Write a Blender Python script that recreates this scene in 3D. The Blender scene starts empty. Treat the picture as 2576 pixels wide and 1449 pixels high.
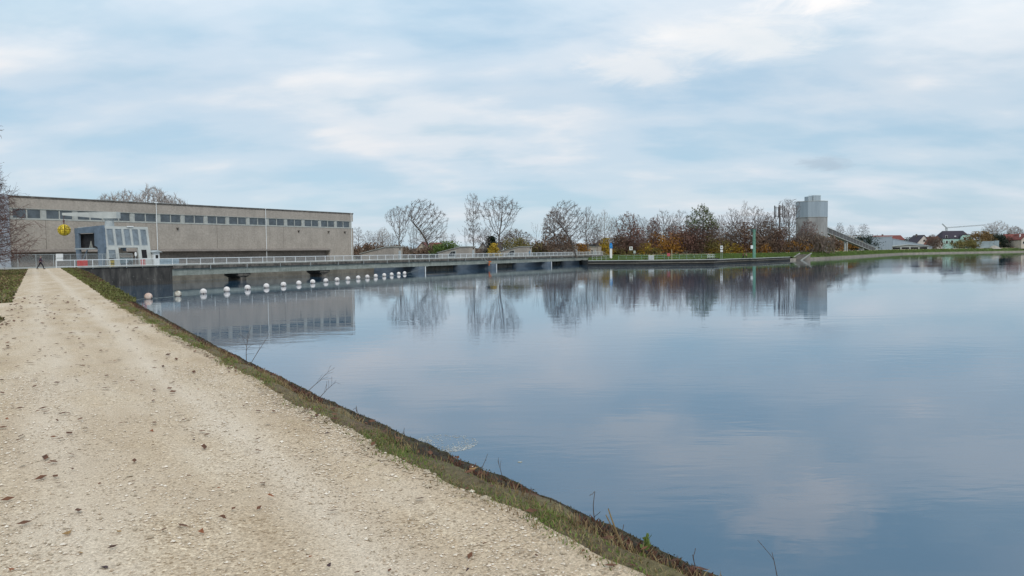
import bpy, math, random
from mathutils import Vector, Matrix
random.seed(7)
R = random.Random(11)
sc = bpy.context.scene
COL = sc.collection
rad = math.radians

# ------------------------------------------------------------------ camera, sky, sun, exposure
EYE = Vector((0, 0, 4.65))
FPX, PITCH, ROLL = 1946.0, rad(2.70), rad(-0.72)          # focal length in photo pixels at 2576 wide
CAMR = Matrix.Rotation(math.pi/2-PITCH, 3, 'X') @ Matrix.Rotation(ROLL, 3, 'Z')
cd = bpy.data.cameras.new('camera'); cam = bpy.data.objects.new('camera', cd); COL.objects.link(cam)
cd.sensor_width = 36; cd.lens = FPX/2576*36; cd.clip_start = .1; cd.clip_end = 20000
cam.matrix_world = Matrix.Translation(EYE) @ CAMR.to_4x4()
sc.camera = cam
sc.view_settings.view_transform = 'Standard'; sc.view_settings.look = 'None'
sc.view_settings.exposure = 0; sc.view_settings.gamma = 1
sc.render.resolution_x, sc.render.resolution_y = 1024, 576

SUN_EL, SUN_AZ = 36, 160        # azimuth: clockwise from +Y (north); sun high behind the camera, veiled
wd = bpy.data.worlds.new('World'); sc.world = wd; wd.use_nodes = True
nt = wd.node_tree; N = nt.nodes; L = nt.links; N.clear()
def nd(tree, t, **k):
    n = tree.nodes.new(t)
    for a, b in k.items():
        if a[0] == '_': n.inputs[int(a[1:])].default_value = b
        else: setattr(n, a, b)
    return n
out = nd(nt, 'ShaderNodeOutputWorld'); bg = nd(nt, 'ShaderNodeBackground'); bg.inputs[1].default_value = .1
sky = nd(nt, 'ShaderNodeTexSky', sky_type='NISHITA', sun_disc=False, sun_elevation=rad(SUN_EL), sun_rotation=rad(SUN_AZ), air_density=1.0, dust_density=.6, ozone_density=2.0)
tc = nd(nt, 'ShaderNodeTexCoord'); sep = nd(nt, 'ShaderNodeSeparateXYZ'); L.new(tc.outputs['Generated'], sep.inputs[0])
def mth(tree, op, a, b=None, clamp=False):
    n = tree.nodes.new('ShaderNodeMath'); n.operation = op; n.use_clamp = clamp
    for i, x in enumerate((a, b)):
        if x is None: continue
        if isinstance(x, (int, float)): n.inputs[i].default_value = x
        else: tree.links.new(x, n.inputs[i])
    return n.outputs[0]
zz = mth(nt, 'MAXIMUM', sep.outputs[2], 0.0)
den = mth(nt, 'ADD', zz, .24)
cx = mth(nt, 'DIVIDE', sep.outputs[0], den); cy = mth(nt, 'DIVIDE', sep.outputs[1], den)
cmb = nd(nt, 'ShaderNodeCombineXYZ'); L.new(cx, cmb.inputs[0]); L.new(cy, cmb.inputs[1])
mp = nd(nt, 'ShaderNodeMapping'); mp.inputs['Rotation'].default_value = (0, 0, rad(22)); mp.inputs['Scale'].default_value = (.75, 1.25, 1); mp.inputs['Location'].default_value = (7.3, 4.4, 0)
L.new(cmb.outputs[0], mp.inputs[0])
def noise(tree, vec, scale, detail=4, rough=.5, dist=0.0):
    n = tree.nodes.new('ShaderNodeTexNoise'); n.inputs['Scale'].default_value = scale; n.inputs['Detail'].default_value = detail
    n.inputs['Roughness'].default_value = rough; n.inputs['Distortion'].default_value = dist
    if vec is not None: tree.links.new(vec, n.inputs['Vector'])
    return n.outputs['Fac']
def ramp(tree, fac, stops, interp='EASE'):
    n = tree.nodes.new('ShaderNodeValToRGB'); n.color_ramp.interpolation = interp
    el = n.color_ramp.elements
    while len(el) < len(stops): el.new(.5)
    for e, (p, c) in zip(el, stops): e.position = p; e.color = (*c, 1) if len(c) == 3 else c
    tree.links.new(fac, n.inputs[0]); return n.outputs[0]
def mix(tree, f, a, b, mode='MIX'):
    n = tree.nodes.new('ShaderNodeMix'); n.data_type = 'RGBA'; n.blend_type = mode
    for i, x in ((0, f), (6, a), (7, b)):
        if isinstance(x, (int, float)): n.inputs[i].default_value = x
        elif isinstance(x, tuple): n.inputs[i].default_value = (*x, 1) if len(x) == 3 else x
        else: tree.links.new(x, n.inputs[i])
    return n.outputs[2]
n1 = noise(nt, mp.outputs[0], .95, 7, .55, .15)
n2 = noise(nt, mp.outputs[0], 2.3, 5, .5, .1)
cover = mth(nt, 'ADD', mth(nt, 'MULTIPLY', n1, .7), mth(nt, 'MULTIPLY', n2, .3))
cf = ramp(nt, cover, [(.39, (.16,)*3), (.50, (.55,)*3), (.61, (1,)*3)])
ccol = ramp(nt, n2, [(.34, (5.4, 6.7, 7.8)), (.52, (6.9, 7.6, 8.4)), (.68, (7.9, 8.15, 8.6))])
blue = mix(nt, .7, sky.outputs[0], (4.3, 6.3, 8.0))
grad = ramp(nt, zz, [(0, (.98, .99, .99)), (.20, (1.08, 1.07, 1.05)), (.36, (1.46, 1.40, 1.32)), (.6, (1.65, 1.6, 1.52)), (1, (1.9, 1.85, 1.8))], 'LINEAR')
ccol = mix(nt, 1.0, ccol, grad, 'MULTIPLY')
blue = mix(nt, 1.0, blue, mix(nt, .45, (1, 1, 1), grad), 'MULTIPLY')
skyc = mix(nt, cf, blue, ccol)
yy = mth(nt, 'MAXIMUM', sep.outputs[1], .02)
tx, tz = mth(nt, 'DIVIDE', sep.outputs[0], yy), mth(nt, 'DIVIDE', sep.outputs[2], yy)
def blob(cx_, cz_, w_, h_, amp):          # a soft ragged cloud around one direction of the sky, 0..1
    a_ = mth(nt, 'DIVIDE', mth(nt, 'SUBTRACT', tx, cx_), w_); b_ = mth(nt, 'DIVIDE', mth(nt, 'SUBTRACT', tz, cz_), h_)
    d_ = mth(nt, 'SQRT', mth(nt, 'ADD', mth(nt, 'MULTIPLY', a_, a_), mth(nt, 'MULTIPLY', b_, b_)))
    cmb2 = nd(nt, 'ShaderNodeCombineXYZ'); L.new(a_, cmb2.inputs[0]); L.new(b_, cmb2.inputs[1])
    f_ = mth(nt, 'SUBTRACT', mth(nt, 'ADD', .15, mth(nt, 'MULTIPLY', noise(nt, cmb2.outputs[0], 1.1, 6, .65, .6), 2.0)), d_)
    return mth(nt, 'MULTIPLY', ramp(nt, f_, [(0, (0,)*3), (.9, (1,)*3)]), amp)
skyc = mix(nt, blob(.407, .108, .042, .011, .55), skyc, (4.3, 5.2, 6.2))
skyc = mix(nt, blob(.385, .350, .12, .060, .75), skyc, (11.6, 10.9, 10.4))
skyc = mix(nt, blob(.30, .27, .14, .035, .55), skyc, (10.2, 9.9, 9.6))
skyc = mix(nt, blob(.17, .235, .09, .03, .5), skyc, (9.8, 9.5, 9.3))
L.new(skyc, bg.inputs[0]); L.new(bg.outputs[0], out.inputs[0])
sd = bpy.data.lights.new('sun', 'SUN'); sd.energy = 1.3; sd.angle = rad(14); sd.color = (1, .95, .87)
so = bpy.data.objects.new('sun', sd); COL.objects.link(so)
sv = Vector((math.sin(rad(SUN_AZ))*math.cos(rad(SUN_EL)), math.cos(rad(SUN_AZ))*math.cos(rad(SUN_EL)), math.sin(rad(SUN_EL))))
so.rotation_euler = sv.to_track_quat('Z', 'Y').to_euler()

# ------------------------------------------------------------------ helpers
def ray(u, v): return CAMR @ Vector(((u-1288)/FPX, (724.5-v)/FPX, -1))
def atz(u, v, z): d = ray(u, v); return EYE + d*((z-EYE.z)/d.z)
def atY(u, v, Y): d = ray(u, v); return EYE + d*(Y/d.y)
TH = math.atan2(.8587, .5126); DA = Vector((-66.35, 112.69, 0)); DE = Vector((.5126, .8587, 0)); DN = Vector((-.8587, .5126, 0))
def D(s, n, z=0): return DA + DE*s + DN*n + Vector((0, 0, z))
PYAW = rad(31.7); PD = Vector((-math.sin(PYAW), math.cos(PYAW), 0)); PR = Vector((math.cos(PYAW), math.sin(PYAW), 0))
def P(q, p, z=0): return PR*q + PD*p + Vector((0, 0, z))
def dam_s(u, n):                                   # station along the dam seen in column u at offset n
    k = ray(u, 650); k = Vector((k.x/k.y, 1)); b = DA + DN*n
    det = DE.x*(-k.y) + k.x*DE.y
    return (-b.x*(-k.y) - k.x*b.y)/det

class MB:
    def __init__(s): s.v = []; s.f = []
    def face(s, pts):
        b = len(s.v); s.v += [tuple(p) for p in pts]; s.f.append(tuple(range(b, b+len(pts)))); return s
    def box(s, x0, x1, y0, y1, z0, z1):
        b = len(s.v)
        s.v += [(x0,y0,z0),(x1,y0,z0),(x1,y1,z0),(x0,y1,z0),(x0,y0,z1),(x1,y0,z1),(x1,y1,z1),(x0,y1,z1)]
        s.f += [(b+a, b+c, b+d, b+e) for a, c, d, e in ((0,3,2,1),(4,5,6,7),(0,1,5,4),(1,2,6,5),(2,3,7,6),(3,0,4,7))]; return s
    def prism(s, poly, a0, a1, axis='z'):            # extrude a closed outline along an axis
        n = len(poly); b = len(s.v)
        def mk(p, a): return {'z': (p[0], p[1], a), 'y': (p[0], a, p[1]), 'x': (a, p[0], p[1])}[axis]
        s.v += [mk(p, a0) for p in poly] + [mk(p, a1) for p in poly]
        s.f.append(tuple(b+i for i in range(n-1, -1, -1))); s.f.append(tuple(b+n+i for i in range(n)))
        for i in range(n): j = (i+1) % n; s.f.append((b+i, b+j, b+n+j, b+n+i))
        return s
    def tube(s, p0, p1, r0, r1=None, n=6, caps=True):
        r1 = r0 if r1 is None else r1
        p0 = Vector(p0); p1 = Vector(p1); d = (p1-p0)
        if d.length < 1e-6: return s
        d.normalize(); a = d.orthogonal().normalized(); c = d.cross(a); b = len(s.v)
        for p, r in ((p0, r0), (p1, r1)):
            for i in range(n):
                t = 2*math.pi*i/n; q = p + a*(r*math.cos(t)) + c*(r*math.sin(t)); s.v.append((q.x, q.y, q.z))
        for i in range(n): j = (i+1) % n; s.f.append((b+i, b+j, b+n+j, b+n+i))
        if caps: s.f.append(tuple(b+i for i in range(n-1, -1, -1))); s.f.append(tuple(b+n+i for i in range(n)))
        return s
    def path(s, pts, r, n=6):
        for a, c in zip(pts, pts[1:]): s.tube(a, c, r, r, n)
        return s
    def sphere(s, c, r, nu=16, nv=10, sx=1, sy=1, sz=1):
        b = len(s.v)
        for j in range(nv+1):
            t = math.pi*j/nv
            for i in range(nu):
                f = 2*math.pi*i/nu; s.v.append((c[0]+r*sx*math.sin(t)*math.cos(f), c[1]+r*sy*math.sin(t)*math.sin(f), c[2]+r*sz*math.cos(t)))
        for j in range(nv):
            for i in range(nu):
                k = (i+1) % nu; s.f.append((b+j*nu+i, b+(j+1)*nu+i, b+(j+1)*nu+k, b+j*nu+k))
        return s
    def torus(s, c, R_, r, n=16, m=6, axis='y'):
        b = len(s.v)
        for i in range(n):
            t = 2*math.pi*i/n
            for j in range(m):
                f = 2*math.pi*j/m; a = (R_+r*math.cos(f))*math.cos(t); d = (R_+r*math.cos(f))*math.sin(t); h = r*math.sin(f)
                o = (a, h, d) if axis == 'y' else (a, d, h)
                s.v.append((c[0]+o[0], c[1]+o[1], c[2]+o[2]))
        for i in range(n):
            for j in range(m):
                i2 = (i+1) % n; j2 = (j+1) % m; s.f.append((b+i*m+j, b+i2*m+j, b+i2*m+j2, b+i*m+j2))
        return s
    def build(s, name, m, parent=None, smooth=False, loc=None, rot=0):
        me = bpy.data.meshes.new(name); me.from_pydata(s.v, [], s.f)
        if isinstance(m, (list, tuple)):
            for x in m: me.materials.append(x)
        else: me.materials.append(m)
        if smooth: me.polygons.foreach_set('use_smooth', [True]*len(me.polygons))
        me.update()
        o = bpy.data.objects.new(name, me); COL.objects.link(o)
        if parent: o.parent = parent
        if loc is not None: o.location = loc
        o.rotation_euler[2] = rot
        return o
def tag(o, label=None, cat=None, group=None, kind=None):
    if label: o['label'] = label
    if cat: o['category'] = cat
    if group: o['group'] = group
    if kind: o['kind'] = kind
    return o
def thing(name, label, cat, loc=(0,0,0), rot=0, group=None):
    o = bpy.data.objects.new(name, None); COL.objects.link(o); o.empty_display_size = .3
    o.location = loc; o.rotation_euler[2] = rot; return tag(o, label, cat, group)
def dup(root, loc, rot=None, scale=None, label=None, group=None):
    r = root.copy(); COL.objects.link(r); r.location = loc
    if rot is not None: r.rotation_euler[2] = rot
    if scale is not None: r.scale = scale
    if label: r['label'] = label
    if group: r['group'] = group
    for ch in list(root.children):
        c = ch.copy(); COL.objects.link(c); c.parent = r
        for g in ch.children: d = g.copy(); COL.objects.link(d); d.parent = c
    return r

MATS = {}
def mat(name, col, rough=.85, col2=None, scale=2.0, detail=6, bump=0.0, bscale=None, metal=0.0, spec=.3, fine=0.0, fscale=40, stretch=None, lo=.35, hi=.65, streak=0.0):
    if name in MATS: return MATS[name]
    m = bpy.data.materials.new(name); m.use_nodes = True; t = m.node_tree; b = t.nodes['Principled BSDF']
    b.inputs['Roughness'].default_value = rough; b.inputs['Metallic'].default_value = metal; b.inputs['Specular IOR Level'].default_value = spec
    tcn = t.nodes.new('ShaderNodeTexCoord'); vec = tcn.outputs['Object']
    if stretch:
        mm = t.nodes.new('ShaderNodeMapping'); mm.inputs['Scale'].default_value = stretch; t.links.new(vec, mm.inputs[0]); vs = mm.outputs[0]
    else: vs = vec
    if col2 is None: col2 = tuple(c*.72 for c in col)
    f = noise(t, vs, scale, detail, .6)
    c = ramp(t, f, [(lo, col2), (hi, col)], 'LINEAR')
    if fine:
        f2 = noise(t, vec, fscale, 3, .7); g = ramp(t, f2, [(.3, (1-fine,)*3), (.7, (1+fine,)*3)], 'LINEAR'); c = mix(t, 1.0, c, g, 'MULTIPLY')
    if streak:
        m3 = t.nodes.new('ShaderNodeMapping'); m3.inputs['Scale'].default_value = (1.1, 1.1, .07); t.links.new(vec, m3.inputs[0])
        g3 = ramp(t, noise(t, m3.outputs[0], 1.0, 6, .65), [(.32, (1-streak*1.6,)*3), (.5, (1,)*3), (.68, (1+streak,)*3)], 'LINEAR'); c = mix(t, 1.0, c, g3, 'MULTIPLY')
    t.links.new(c, b.inputs['Base Color'])
    if bump:
        bn = t.nodes.new('ShaderNodeBump'); bn.inputs['Strength'].default_value = 1; bn.inputs['Distance'].default_value = bump
        t.links.new(noise(t, vec, bscale or scale*4, 5, .6), bn.inputs['Height']); t.links.new(bn.outputs[0], b.inputs['Normal'])
    MATS[name] = m; return m

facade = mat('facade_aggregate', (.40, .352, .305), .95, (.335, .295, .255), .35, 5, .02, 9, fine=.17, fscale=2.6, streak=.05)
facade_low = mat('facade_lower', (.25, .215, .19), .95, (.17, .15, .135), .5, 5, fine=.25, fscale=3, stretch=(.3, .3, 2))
conc = mat('concrete', (.36, .36, .33), .9, (.24, .24, .215), .8, 7, .004, 20, fine=.12, fscale=8)
conc_pale = mat('concrete_pale', (.45, .46, .43), .85, (.34, .35, .33), 1.2, 5, fine=.08)
conc_green = mat('concrete_girder', (.33, .35, .315), .9, (.22, .24, .215), .7, 7, fine=.16, fscale=5, stretch=(.5, .5, 2.2), streak=.15)
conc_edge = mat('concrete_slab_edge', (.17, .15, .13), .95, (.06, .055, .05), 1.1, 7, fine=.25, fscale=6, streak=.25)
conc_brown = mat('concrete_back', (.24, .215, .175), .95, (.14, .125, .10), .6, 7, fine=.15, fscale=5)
plaza_m = mat('plaza', (.34, .32, .28), .95, (.25, .24, .21), .5, 6, fine=.1)
white_steel = mat('white_steel', (.80, .82, .82), .45, (.70, .72, .72), 3, 3)
grey_steel = mat('grey_steel', (.42, .45, .45), .5, (.33, .36, .37), 2, 4)
crane_grey = mat('crane_panel', (.52, .53, .50), .6, (.43, .44, .42), .9, 5, fine=.05)
crane_blue = mat('crane_frame', (.155, .20, .255), .6, (.105, .14, .18), .9, 5)
dark = mat('dark_interior', (.03, .03, .032), .9, (.015, .015, .017), 2)
black = mat('black', (.02, .02, .022), .8)
yellow = mat('yellow_net', (.78, .58, .04), .6, (.28, .20, .03), 3.5, 4, lo=.4, hi=.58)
red = mat('red_plastic', (.62, .04, .03), .5, (.45, .03, .02), 3)
orange = mat('orange_paint', (.55, .16, .05), .6)
green_paint = mat('green_paint', (.14, .29, .21), .6, (.09, .20, .145), 2, streak=.15)
blue_paint = mat('blue_paint', (.02, .24, .60), .5, (.02, .17, .45), 3)
white_plain = mat('white_plain', (.80, .80, .78), .6, (.70, .70, .69), 2)
beige = mat('beige_tarp', (.42, .36, .30), .8, (.30, .25, .21), 1.4)
buoy_m = mat('buoy_plastic', (.78, .73, .70), .5, (.60, .55, .52), 4, 4)
buoy_rust = mat('buoy_stained', (.72, .60, .52), .6, (.48, .30, .22), 2.5, 4)
buoy_dirty = mat('buoy_dirty', (.62, .58, .50), .7, (.22, .19, .14), 2.2, 4, lo=.42, hi=.55)
wetband = mat('wet_waterline', (.07, .03, .025), .4, (.03, .02, .02), 5)
rope_m = mat('rope', (.30, .33, .30), .9)
roof_red = mat('roof_red', (.20, .06, .045), .8, (.13, .04, .035), 1, 4)
roof_orange = mat('roof_orange', (.32, .11, .07), .85, (.22, .08, .06), 1.5, 4)
roof_dark = mat('roof_dark', (.045, .035, .05), .7, (.03, .025, .035), 1, 4)
mint = mat('mint_wall', (.42, .62, .56), .9, (.34, .52, .47), .4, 4)
house_white = mat('house_white', (.66, .63, .58), .9, (.52, .49, .45), .6, 4)
house_cream = mat('house_cream', (.58, .50, .40), .9, (.46, .40, .33), .6, 4)
metal_clad = mat('metal_cladding', (.30, .35, .39), .55, (.26, .305, .345), .4, 4, stretch=(6, 6, .3))
silo_clad = mat('silo_cladding', (.33, .385, .42), .55, (.28, .33, .365), .3, 4, stretch=(3, 3, .3))
silo_conc = mat('silo_concrete', (.34, .335, .32), .9, (.25, .245, .235), .35, 6, stretch=(1, 1, .5), streak=.14)
gravelpile = mat('gravel_heap', (.40, .36, .30), .95, (.30, .27, .23), 1, 6)
bark = mat('bark', (.13, .11, .095), .95, (.075, .062, .055), 1.5, 5)
bark_pale = mat('bark_pale', (.20, .18, .155), .95, (.12, .105, .09), 1.5, 5)
twig_m = mat('twigs', (.20, .165, .15), .95, (.12, .095, .09), .6, 3)
twig_pale = mat('twigs_pale', (.40, .36, .34), .95, (.28, .25, .235), .5, 3)
twig_red = mat('twigs_red', (.13, .065, .05), .95, (.085, .04, .035), .8, 3)
def leafm(n, a, b, sc_=1.2): return mat(n, a, .8, b, sc_, 4, spec=.15)
lf_brown = leafm('leaves_brown', (.20, .128, .088), (.115, .08, .06))
lf_red = leafm('leaves_red', (.215, .11, .083), (.13, .073, .06))
lf_orange = leafm('leaves_orange', (.42, .20, .035), (.24, .12, .03))
lf_yellow = leafm('leaves_yellow', (.52, .34, .04), (.28, .21, .04))
lf_olive = leafm('leaves_olive', (.22, .18, .06), (.12, .105, .04))
lf_green = leafm('leaves_green', (.15, .18, .07), (.08, .10, .045))
lf_fresh = leafm('leaves_fresh', (.13, .19, .05), (.07, .11, .03))
lf_dark = leafm('needles_dark', (.03, .045, .028), (.015, .024, .017))

def glassm(name, col, rough=.08):
    m = mat(name, col, rough, tuple(c*.6 for c in col), .9, 3, spec=.6); return m
glass = glassm('hall_glass', (.10, .12, .135), .25)
cglass = glassm('cab_glass', (.22, .26, .29), .18)

# stained quay wall: dark algae over grey concrete with pale lichen spots towards the water
def stained():
    m = bpy.data.materials.new('stained_wall'); m.use_nodes = True; t = m.node_tree; b = t.nodes['Principled BSDF']; b.inputs['Roughness'].default_value = .95
    tcn = t.nodes.new('ShaderNodeTexCoord'); v = tcn.outputs['Object']
    mm = t.nodes.new('ShaderNodeMapping'); mm.inputs['Scale'].default_value = (1.3, 1.3, .35); t.links.new(v, mm.inputs[0])
    c = ramp(t, noise(t, mm.outputs[0], .9, 7, .65), [(.35, (.028, .027, .026)), (.55, (.068, .063, .058)), (.72, (.15, .14, .125))], 'LINEAR')
    sp = ramp(t, noise(t, v, 3.2, 4, .6), [(.64, (0,)*3), (.69, (1,)*3)], 'LINEAR')
    sx = t.nodes.new('ShaderNodeSeparateXYZ'); t.links.new(v, sx.inputs[0])
    low = ramp(t, mth(t, 'DIVIDE', sx.outputs[2], 3.0), [(.12, (0,)*3), (.2, (1,)*3), (.36, (1,)*3), (.5, (.12,)*3)], 'LINEAR')
    c = mix(t, mth(t, 'MULTIPLY', sp, low), c, (.42, .40, .36))
    t.links.new(c, b.inputs['Base Color']); return m
wall_m = stained()

# gravel path: fine pale crushed stone with darker scuffs, speckles, damp edges
def gravel():
    m = bpy.data.materials.new('gravel_path'); m.use_nodes = True; t = m.node_tree; b = t.nodes['Principled BSDF']; b.inputs['Roughness'].default_value = .95; b.inputs['Specular IOR Level'].default_value = .15
    v = t.nodes.new('ShaderNodeTexCoord').outputs['Object']
    mm = t.nodes.new('ShaderNodeMapping'); mm.inputs['Scale'].default_value = (1, .22, 1); t.links.new(v, mm.inputs[0])
    base = ramp(t, noise(t, mm.outputs[0], 1.6, 6, .6), [(.3, (.45, .342, .235)), (.5, (.525, .412, .295)), (.7, (.59, .485, .37))], 'LINEAR')
    sx = t.nodes.new('ShaderNodeSeparateXYZ'); t.links.new(v, sx.inputs[0])
    wx = mth(t, 'ADD', sx.outputs[0], mth(t, 'MULTIPLY', mth(t, 'SUBTRACT', noise(t, mm.outputs[0], .9, 2, .5), .5), .5))
    def band(c0, w0): return mth(t, 'SUBTRACT', 1.0, mth(t, 'DIVIDE', mth(t, 'ABSOLUTE', mth(t, 'SUBTRACT', wx, c0)), w0), True)
    trk = mth(t, 'MAXIMUM', band(1.42, .34), mth(t, 'MULTIPLY', band(.12, .36), .8))
    base = mix(t, mth(t, 'MULTIPLY', trk, .5), base, (.66, .555, .44))
    grit = ramp(t, noise(t, v, 75, 4, .75), [(.34, (.60,)*3), (.5, (1.0,)*3), (.68, (1.32,)*3)], 'LINEAR')
    c = mix(t, 1.0, base, grit, 'MULTIPLY')
    vo = t.nodes.new('ShaderNodeTexVoronoi'); vo.inputs['Scale'].default_value = 62; t.links.new(v, vo.inputs['Vector'])
    cell = t.nodes.new('ShaderNodeSeparateColor'); t.links.new(vo.outputs['Color'], cell.inputs[0])
    stone = ramp(t, cell.outputs[0], [(.0, (.52, .45, .37)), (.22, (.92, .89, .84)), (.8, (1.04, 1.03, 1.0)), (1, (1.4, 1.42, 1.4))], 'LINEAR')
    pat = ramp(t, noise(t, v, 1.1, 5, .6), [(.38, (.1,)*3), (.62, (1,)*3)], 'LINEAR')
    pat = mth(t, 'MULTIPLY', pat, mth(t, 'SUBTRACT', 1.0, mth(t, 'MULTIPLY', trk, .8)))
    c = mix(t, pat, c, mix(t, 1.0, c, stone, 'MULTIPLY'))
    dk = ramp(t, noise(t, v, 7, 6, .7), [(.66, (0,)*3), (.74, (.5,)*3)], 'LINEAR')
    c = mix(t, dk, c, (.26, .20, .15))
    moss = ramp(t, noise(t, v, 2.7, 6, .7), [(.60, (0,)*3), (.70, (.5,)*3)], 'LINEAR')
    edge = ramp(t, mth(t, 'DIVIDE', mth(t, 'ABSOLUTE', mth(t, 'SUBTRACT', sx.outputs[0], .85)), 2.0), [(.45, (0,)*3), (.70, (1,)*3)], 'LINEAR')
    c = mix(t, mth(t, 'MULTIPLY', moss, edge), c, (.30, .25, .08))
    t.links.new(c, b.inputs['Base Color'])
    bn = t.nodes.new('ShaderNodeBump'); bn.inputs['Strength'].default_value = .8; bn.inputs['Distance'].default_value = .005
    h = mth(t, 'ADD', mth(t, 'MULTIPLY', mth(t, 'MULTIPLY', vo.outputs['Distance'], -1.2), pat), noise(t, v, 45, 5, .7))
    t.links.new(h, bn.inputs['Height']); t.links.new(bn.outputs[0], b.inputs['Normal']); return m
gravel_m = gravel()
turf = mat('verge_soil', (.14, .12, .055), .95, (.12, .08, .05), 1.3, 7, .02, 25, fine=.4, fscale=20)
turf_left = mat('left_grass', (.10, .105, .035), .95, (.12, .07, .04), .7, 7, .03, 8, fine=.4, fscale=9)
turf_far = mat('far_grass', (.085, .135, .035), .95, (.075, .085, .03), .25, 7, .1, 2, fine=.45, fscale=1.6)
land_m = mat('far_land', (.13, .11, .06), .95, (.08, .085, .04), .03, 7, fine=.3, fscale=.5)
moss_conc = mat('mossy_lip', (.062, .052, .022), .95, (.028, .02, .014), 5, 7, .03, 30, fine=.5, fscale=25)
slope_conc = mat('bank_concrete', (.27, .235, .20), .95, (.14, .125, .105), .6, 6, fine=.2, fscale=3)
blade_g = leafm('blade_green', (.17, .235, .055), (.10, .13, .035), 3)
blade_d = leafm('blade_dry', (.32, .25, .13), (.17, .11, .055), 3)
blade_r = leafm('blade_dead', (.15, .07, .05), (.08, .045, .03), 3)
leaf_litter = leafm('leaf_brown_fallen', (.17, .075, .04), (.075, .04, .028), 9)

def water_mat():
    m = bpy.data.materials.new('water'); m.use_nodes = True; t = m.node_tree; b = t.nodes['Principled BSDF']
    b.inputs['Base Color'].default_value = (.040, .094, .152, 1); b.inputs['Roughness'].default_value = .004; b.inputs['IOR'].default_value = 1.56; b.inputs['Specular IOR Level'].default_value = .5
    v = t.nodes.new('ShaderNodeTexCoord').outputs['Object']
    def nz(s, rot, scl, d, r):
        mm = t.nodes.new('ShaderNodeMapping'); mm.inputs['Scale'].default_value = s; mm.inputs['Rotation'].default_value = (0, 0, rad(rot)); t.links.new(v, mm.inputs[0]); return noise(t, mm.outputs[0], scl, d, r, .3)
    ripple = nz((.55, 1.5, 1), 14, 1.5, 3, .5)
    swell = nz((.4, 1.2, 1), -10, .35, 3, .5)
    calm = ramp(t, nz((.35, 1.3, 1), 8, .035, 4, .5), [(.38, (.18,)*3), (.62, (1,)*3)])
    h = mth(t, 'ADD', mth(t, 'MULTIPLY', mth(t, 'MULTIPLY', ripple, calm), .0055), mth(t, 'MULTIPLY', swell, .0075))
    bn = t.nodes.new('ShaderNodeBump'); bn.inputs['Strength'].default_value = 1; bn.inputs['Distance'].default_value = 1.0
    t.links.new(h, bn.inputs['Height']); t.links.new(bn.outputs[0], b.inputs['Normal']); return m
water_m = water_mat()

# ------------------------------------------------------------------ the setting: water, land, path
w = MB(); w.face([(-1200, -600, 0), (3000, -600, 0), (3000, 1600, 0), (-1200, 1600, 0)]); tag(w.build('water', water_m), kind='structure')

TAB = [(-90, 2.35, 2.85), (2.8, 2.40, 2.90), (5, 2.34, 2.87), (8, 2.28, 2.80), (14, 2.30, 2.78), (20, 2.25, 2.88), (28, 2.27, 3.02), (34, 2.32, 3.2), (50, 2.55, 3.6), (80, 2.85, 4.4), (114, 3.2, 4.9), (132, 3.3, 5.0)]
def tab(p, k):
    for a, b in zip(TAB, TAB[1:]):
        if p <= b[0]: t = (p-a[0])/(b[0]-a[0]); return a[k]+(b[k]-a[k])*max(0, t)
    return TAB[-1][k]
def wob(p, s=0): return .03*math.sin(p*2.1+s)+.02*math.sin(p*5.3+1.7*s)+.025*math.sin(p*.7+s)+.012*math.sin(p*11.9+s*2)
ps = [-90+10*i for i in range(9)] + [-.5+.12*i for i in range(160)] + [18.7+.5*i for i in range(70)] + [53.7+2*i for i in range(39)]
def left_q(p):
    if 24.5 < p < 31.5: return -.75-14*min(1, (min(p-24.5, 31.5-p))/1.4)
    return -.70
def strip(rows, name, m, closed=None, **k):
    b = MB(); nr = len(rows[0])
    for r in rows: b.v += [tuple(x) for x in r]
    for i in range(len(rows)-1):
        for j in range(nr-1): a = i*nr+j; b.f.append((a, a+1, a+1+nr, a+nr))
    return b.build(name, m, **k)
def hump(q, p): return .02*math.sin(q*2.2+1.1)+.012*math.sin(p*.8+q)
rows = []
for p in ps:
    a = left_q(p)+wob(p, 3); c = tab(p, 1)+wob(p)
    if a < -2: rows.append([(a+(c-a)*(1-(1-j/10)**1.8), p, 3.10+.0*j) for j in range(11)])
    else: rows.append([(a+(c-a)*j/10, p, 3.10+hump(a+(c-a)*j/10, p)*(1 if 0 < j < 10 else .3)) for j in range(11)])
tag(strip(rows, 'path', gravel_m, rot=PYAW), kind='structure')
rows = []
for p in ps:
    c = tab(p, 1)+wob(p)-.06; o = tab(p, 2)+.5*wob(p, 5)
    rows.append([(c, p, 3.085), (c+.08, p, 3.09), (c+(o-c)*.35, p, 3.10+.02*math.sin(p*3)), (c+(o-c)*(.60+.1*math.sin(p*1.9)+.08*math.sin(p*5.1)), p, 3.05)])
tag(strip(rows, 'verge_ground', turf, rot=PYAW), kind='structure')
rows = []; jr = random.Random(9)
for p in ps:
    o = tab(p, 2)+.3*wob(p, 5)+jr.uniform(-.008, .008)
    c = tab(p, 1)+wob(p)-.06; rows.append([(c+(o-c)*.45, p, 3.02), (c+(o-c)*.72, p, 3.04+jr.uniform(-.006, .006)), (o-.03+jr.uniform(-.01, .01), p, 3.01+jr.uniform(-.008, .008)), (o+.04, p, 2.95), (o+.2, p, 2.80), (o+3.9, p, -.6)])
tag(strip(rows, 'bank_slope', moss_conc, rot=PYAW), kind='structure')
rows = []
for p in [-90, -40, -10, 0, 10, 20, 24, 26, 28, 30, 32, 36, 45, 60, 80, 100, 112, 124]:
    rows.append([(-300, p, 3.07), (-30, p, 3.07), (-8, p, 3.07), (-3, p, 3.07), (-1.2, p, 3.07), (-.6, p, 3.06)])
tag(strip(rows, 'left_grass_ground', turf_left, rot=PYAW), kind='structure')
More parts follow.
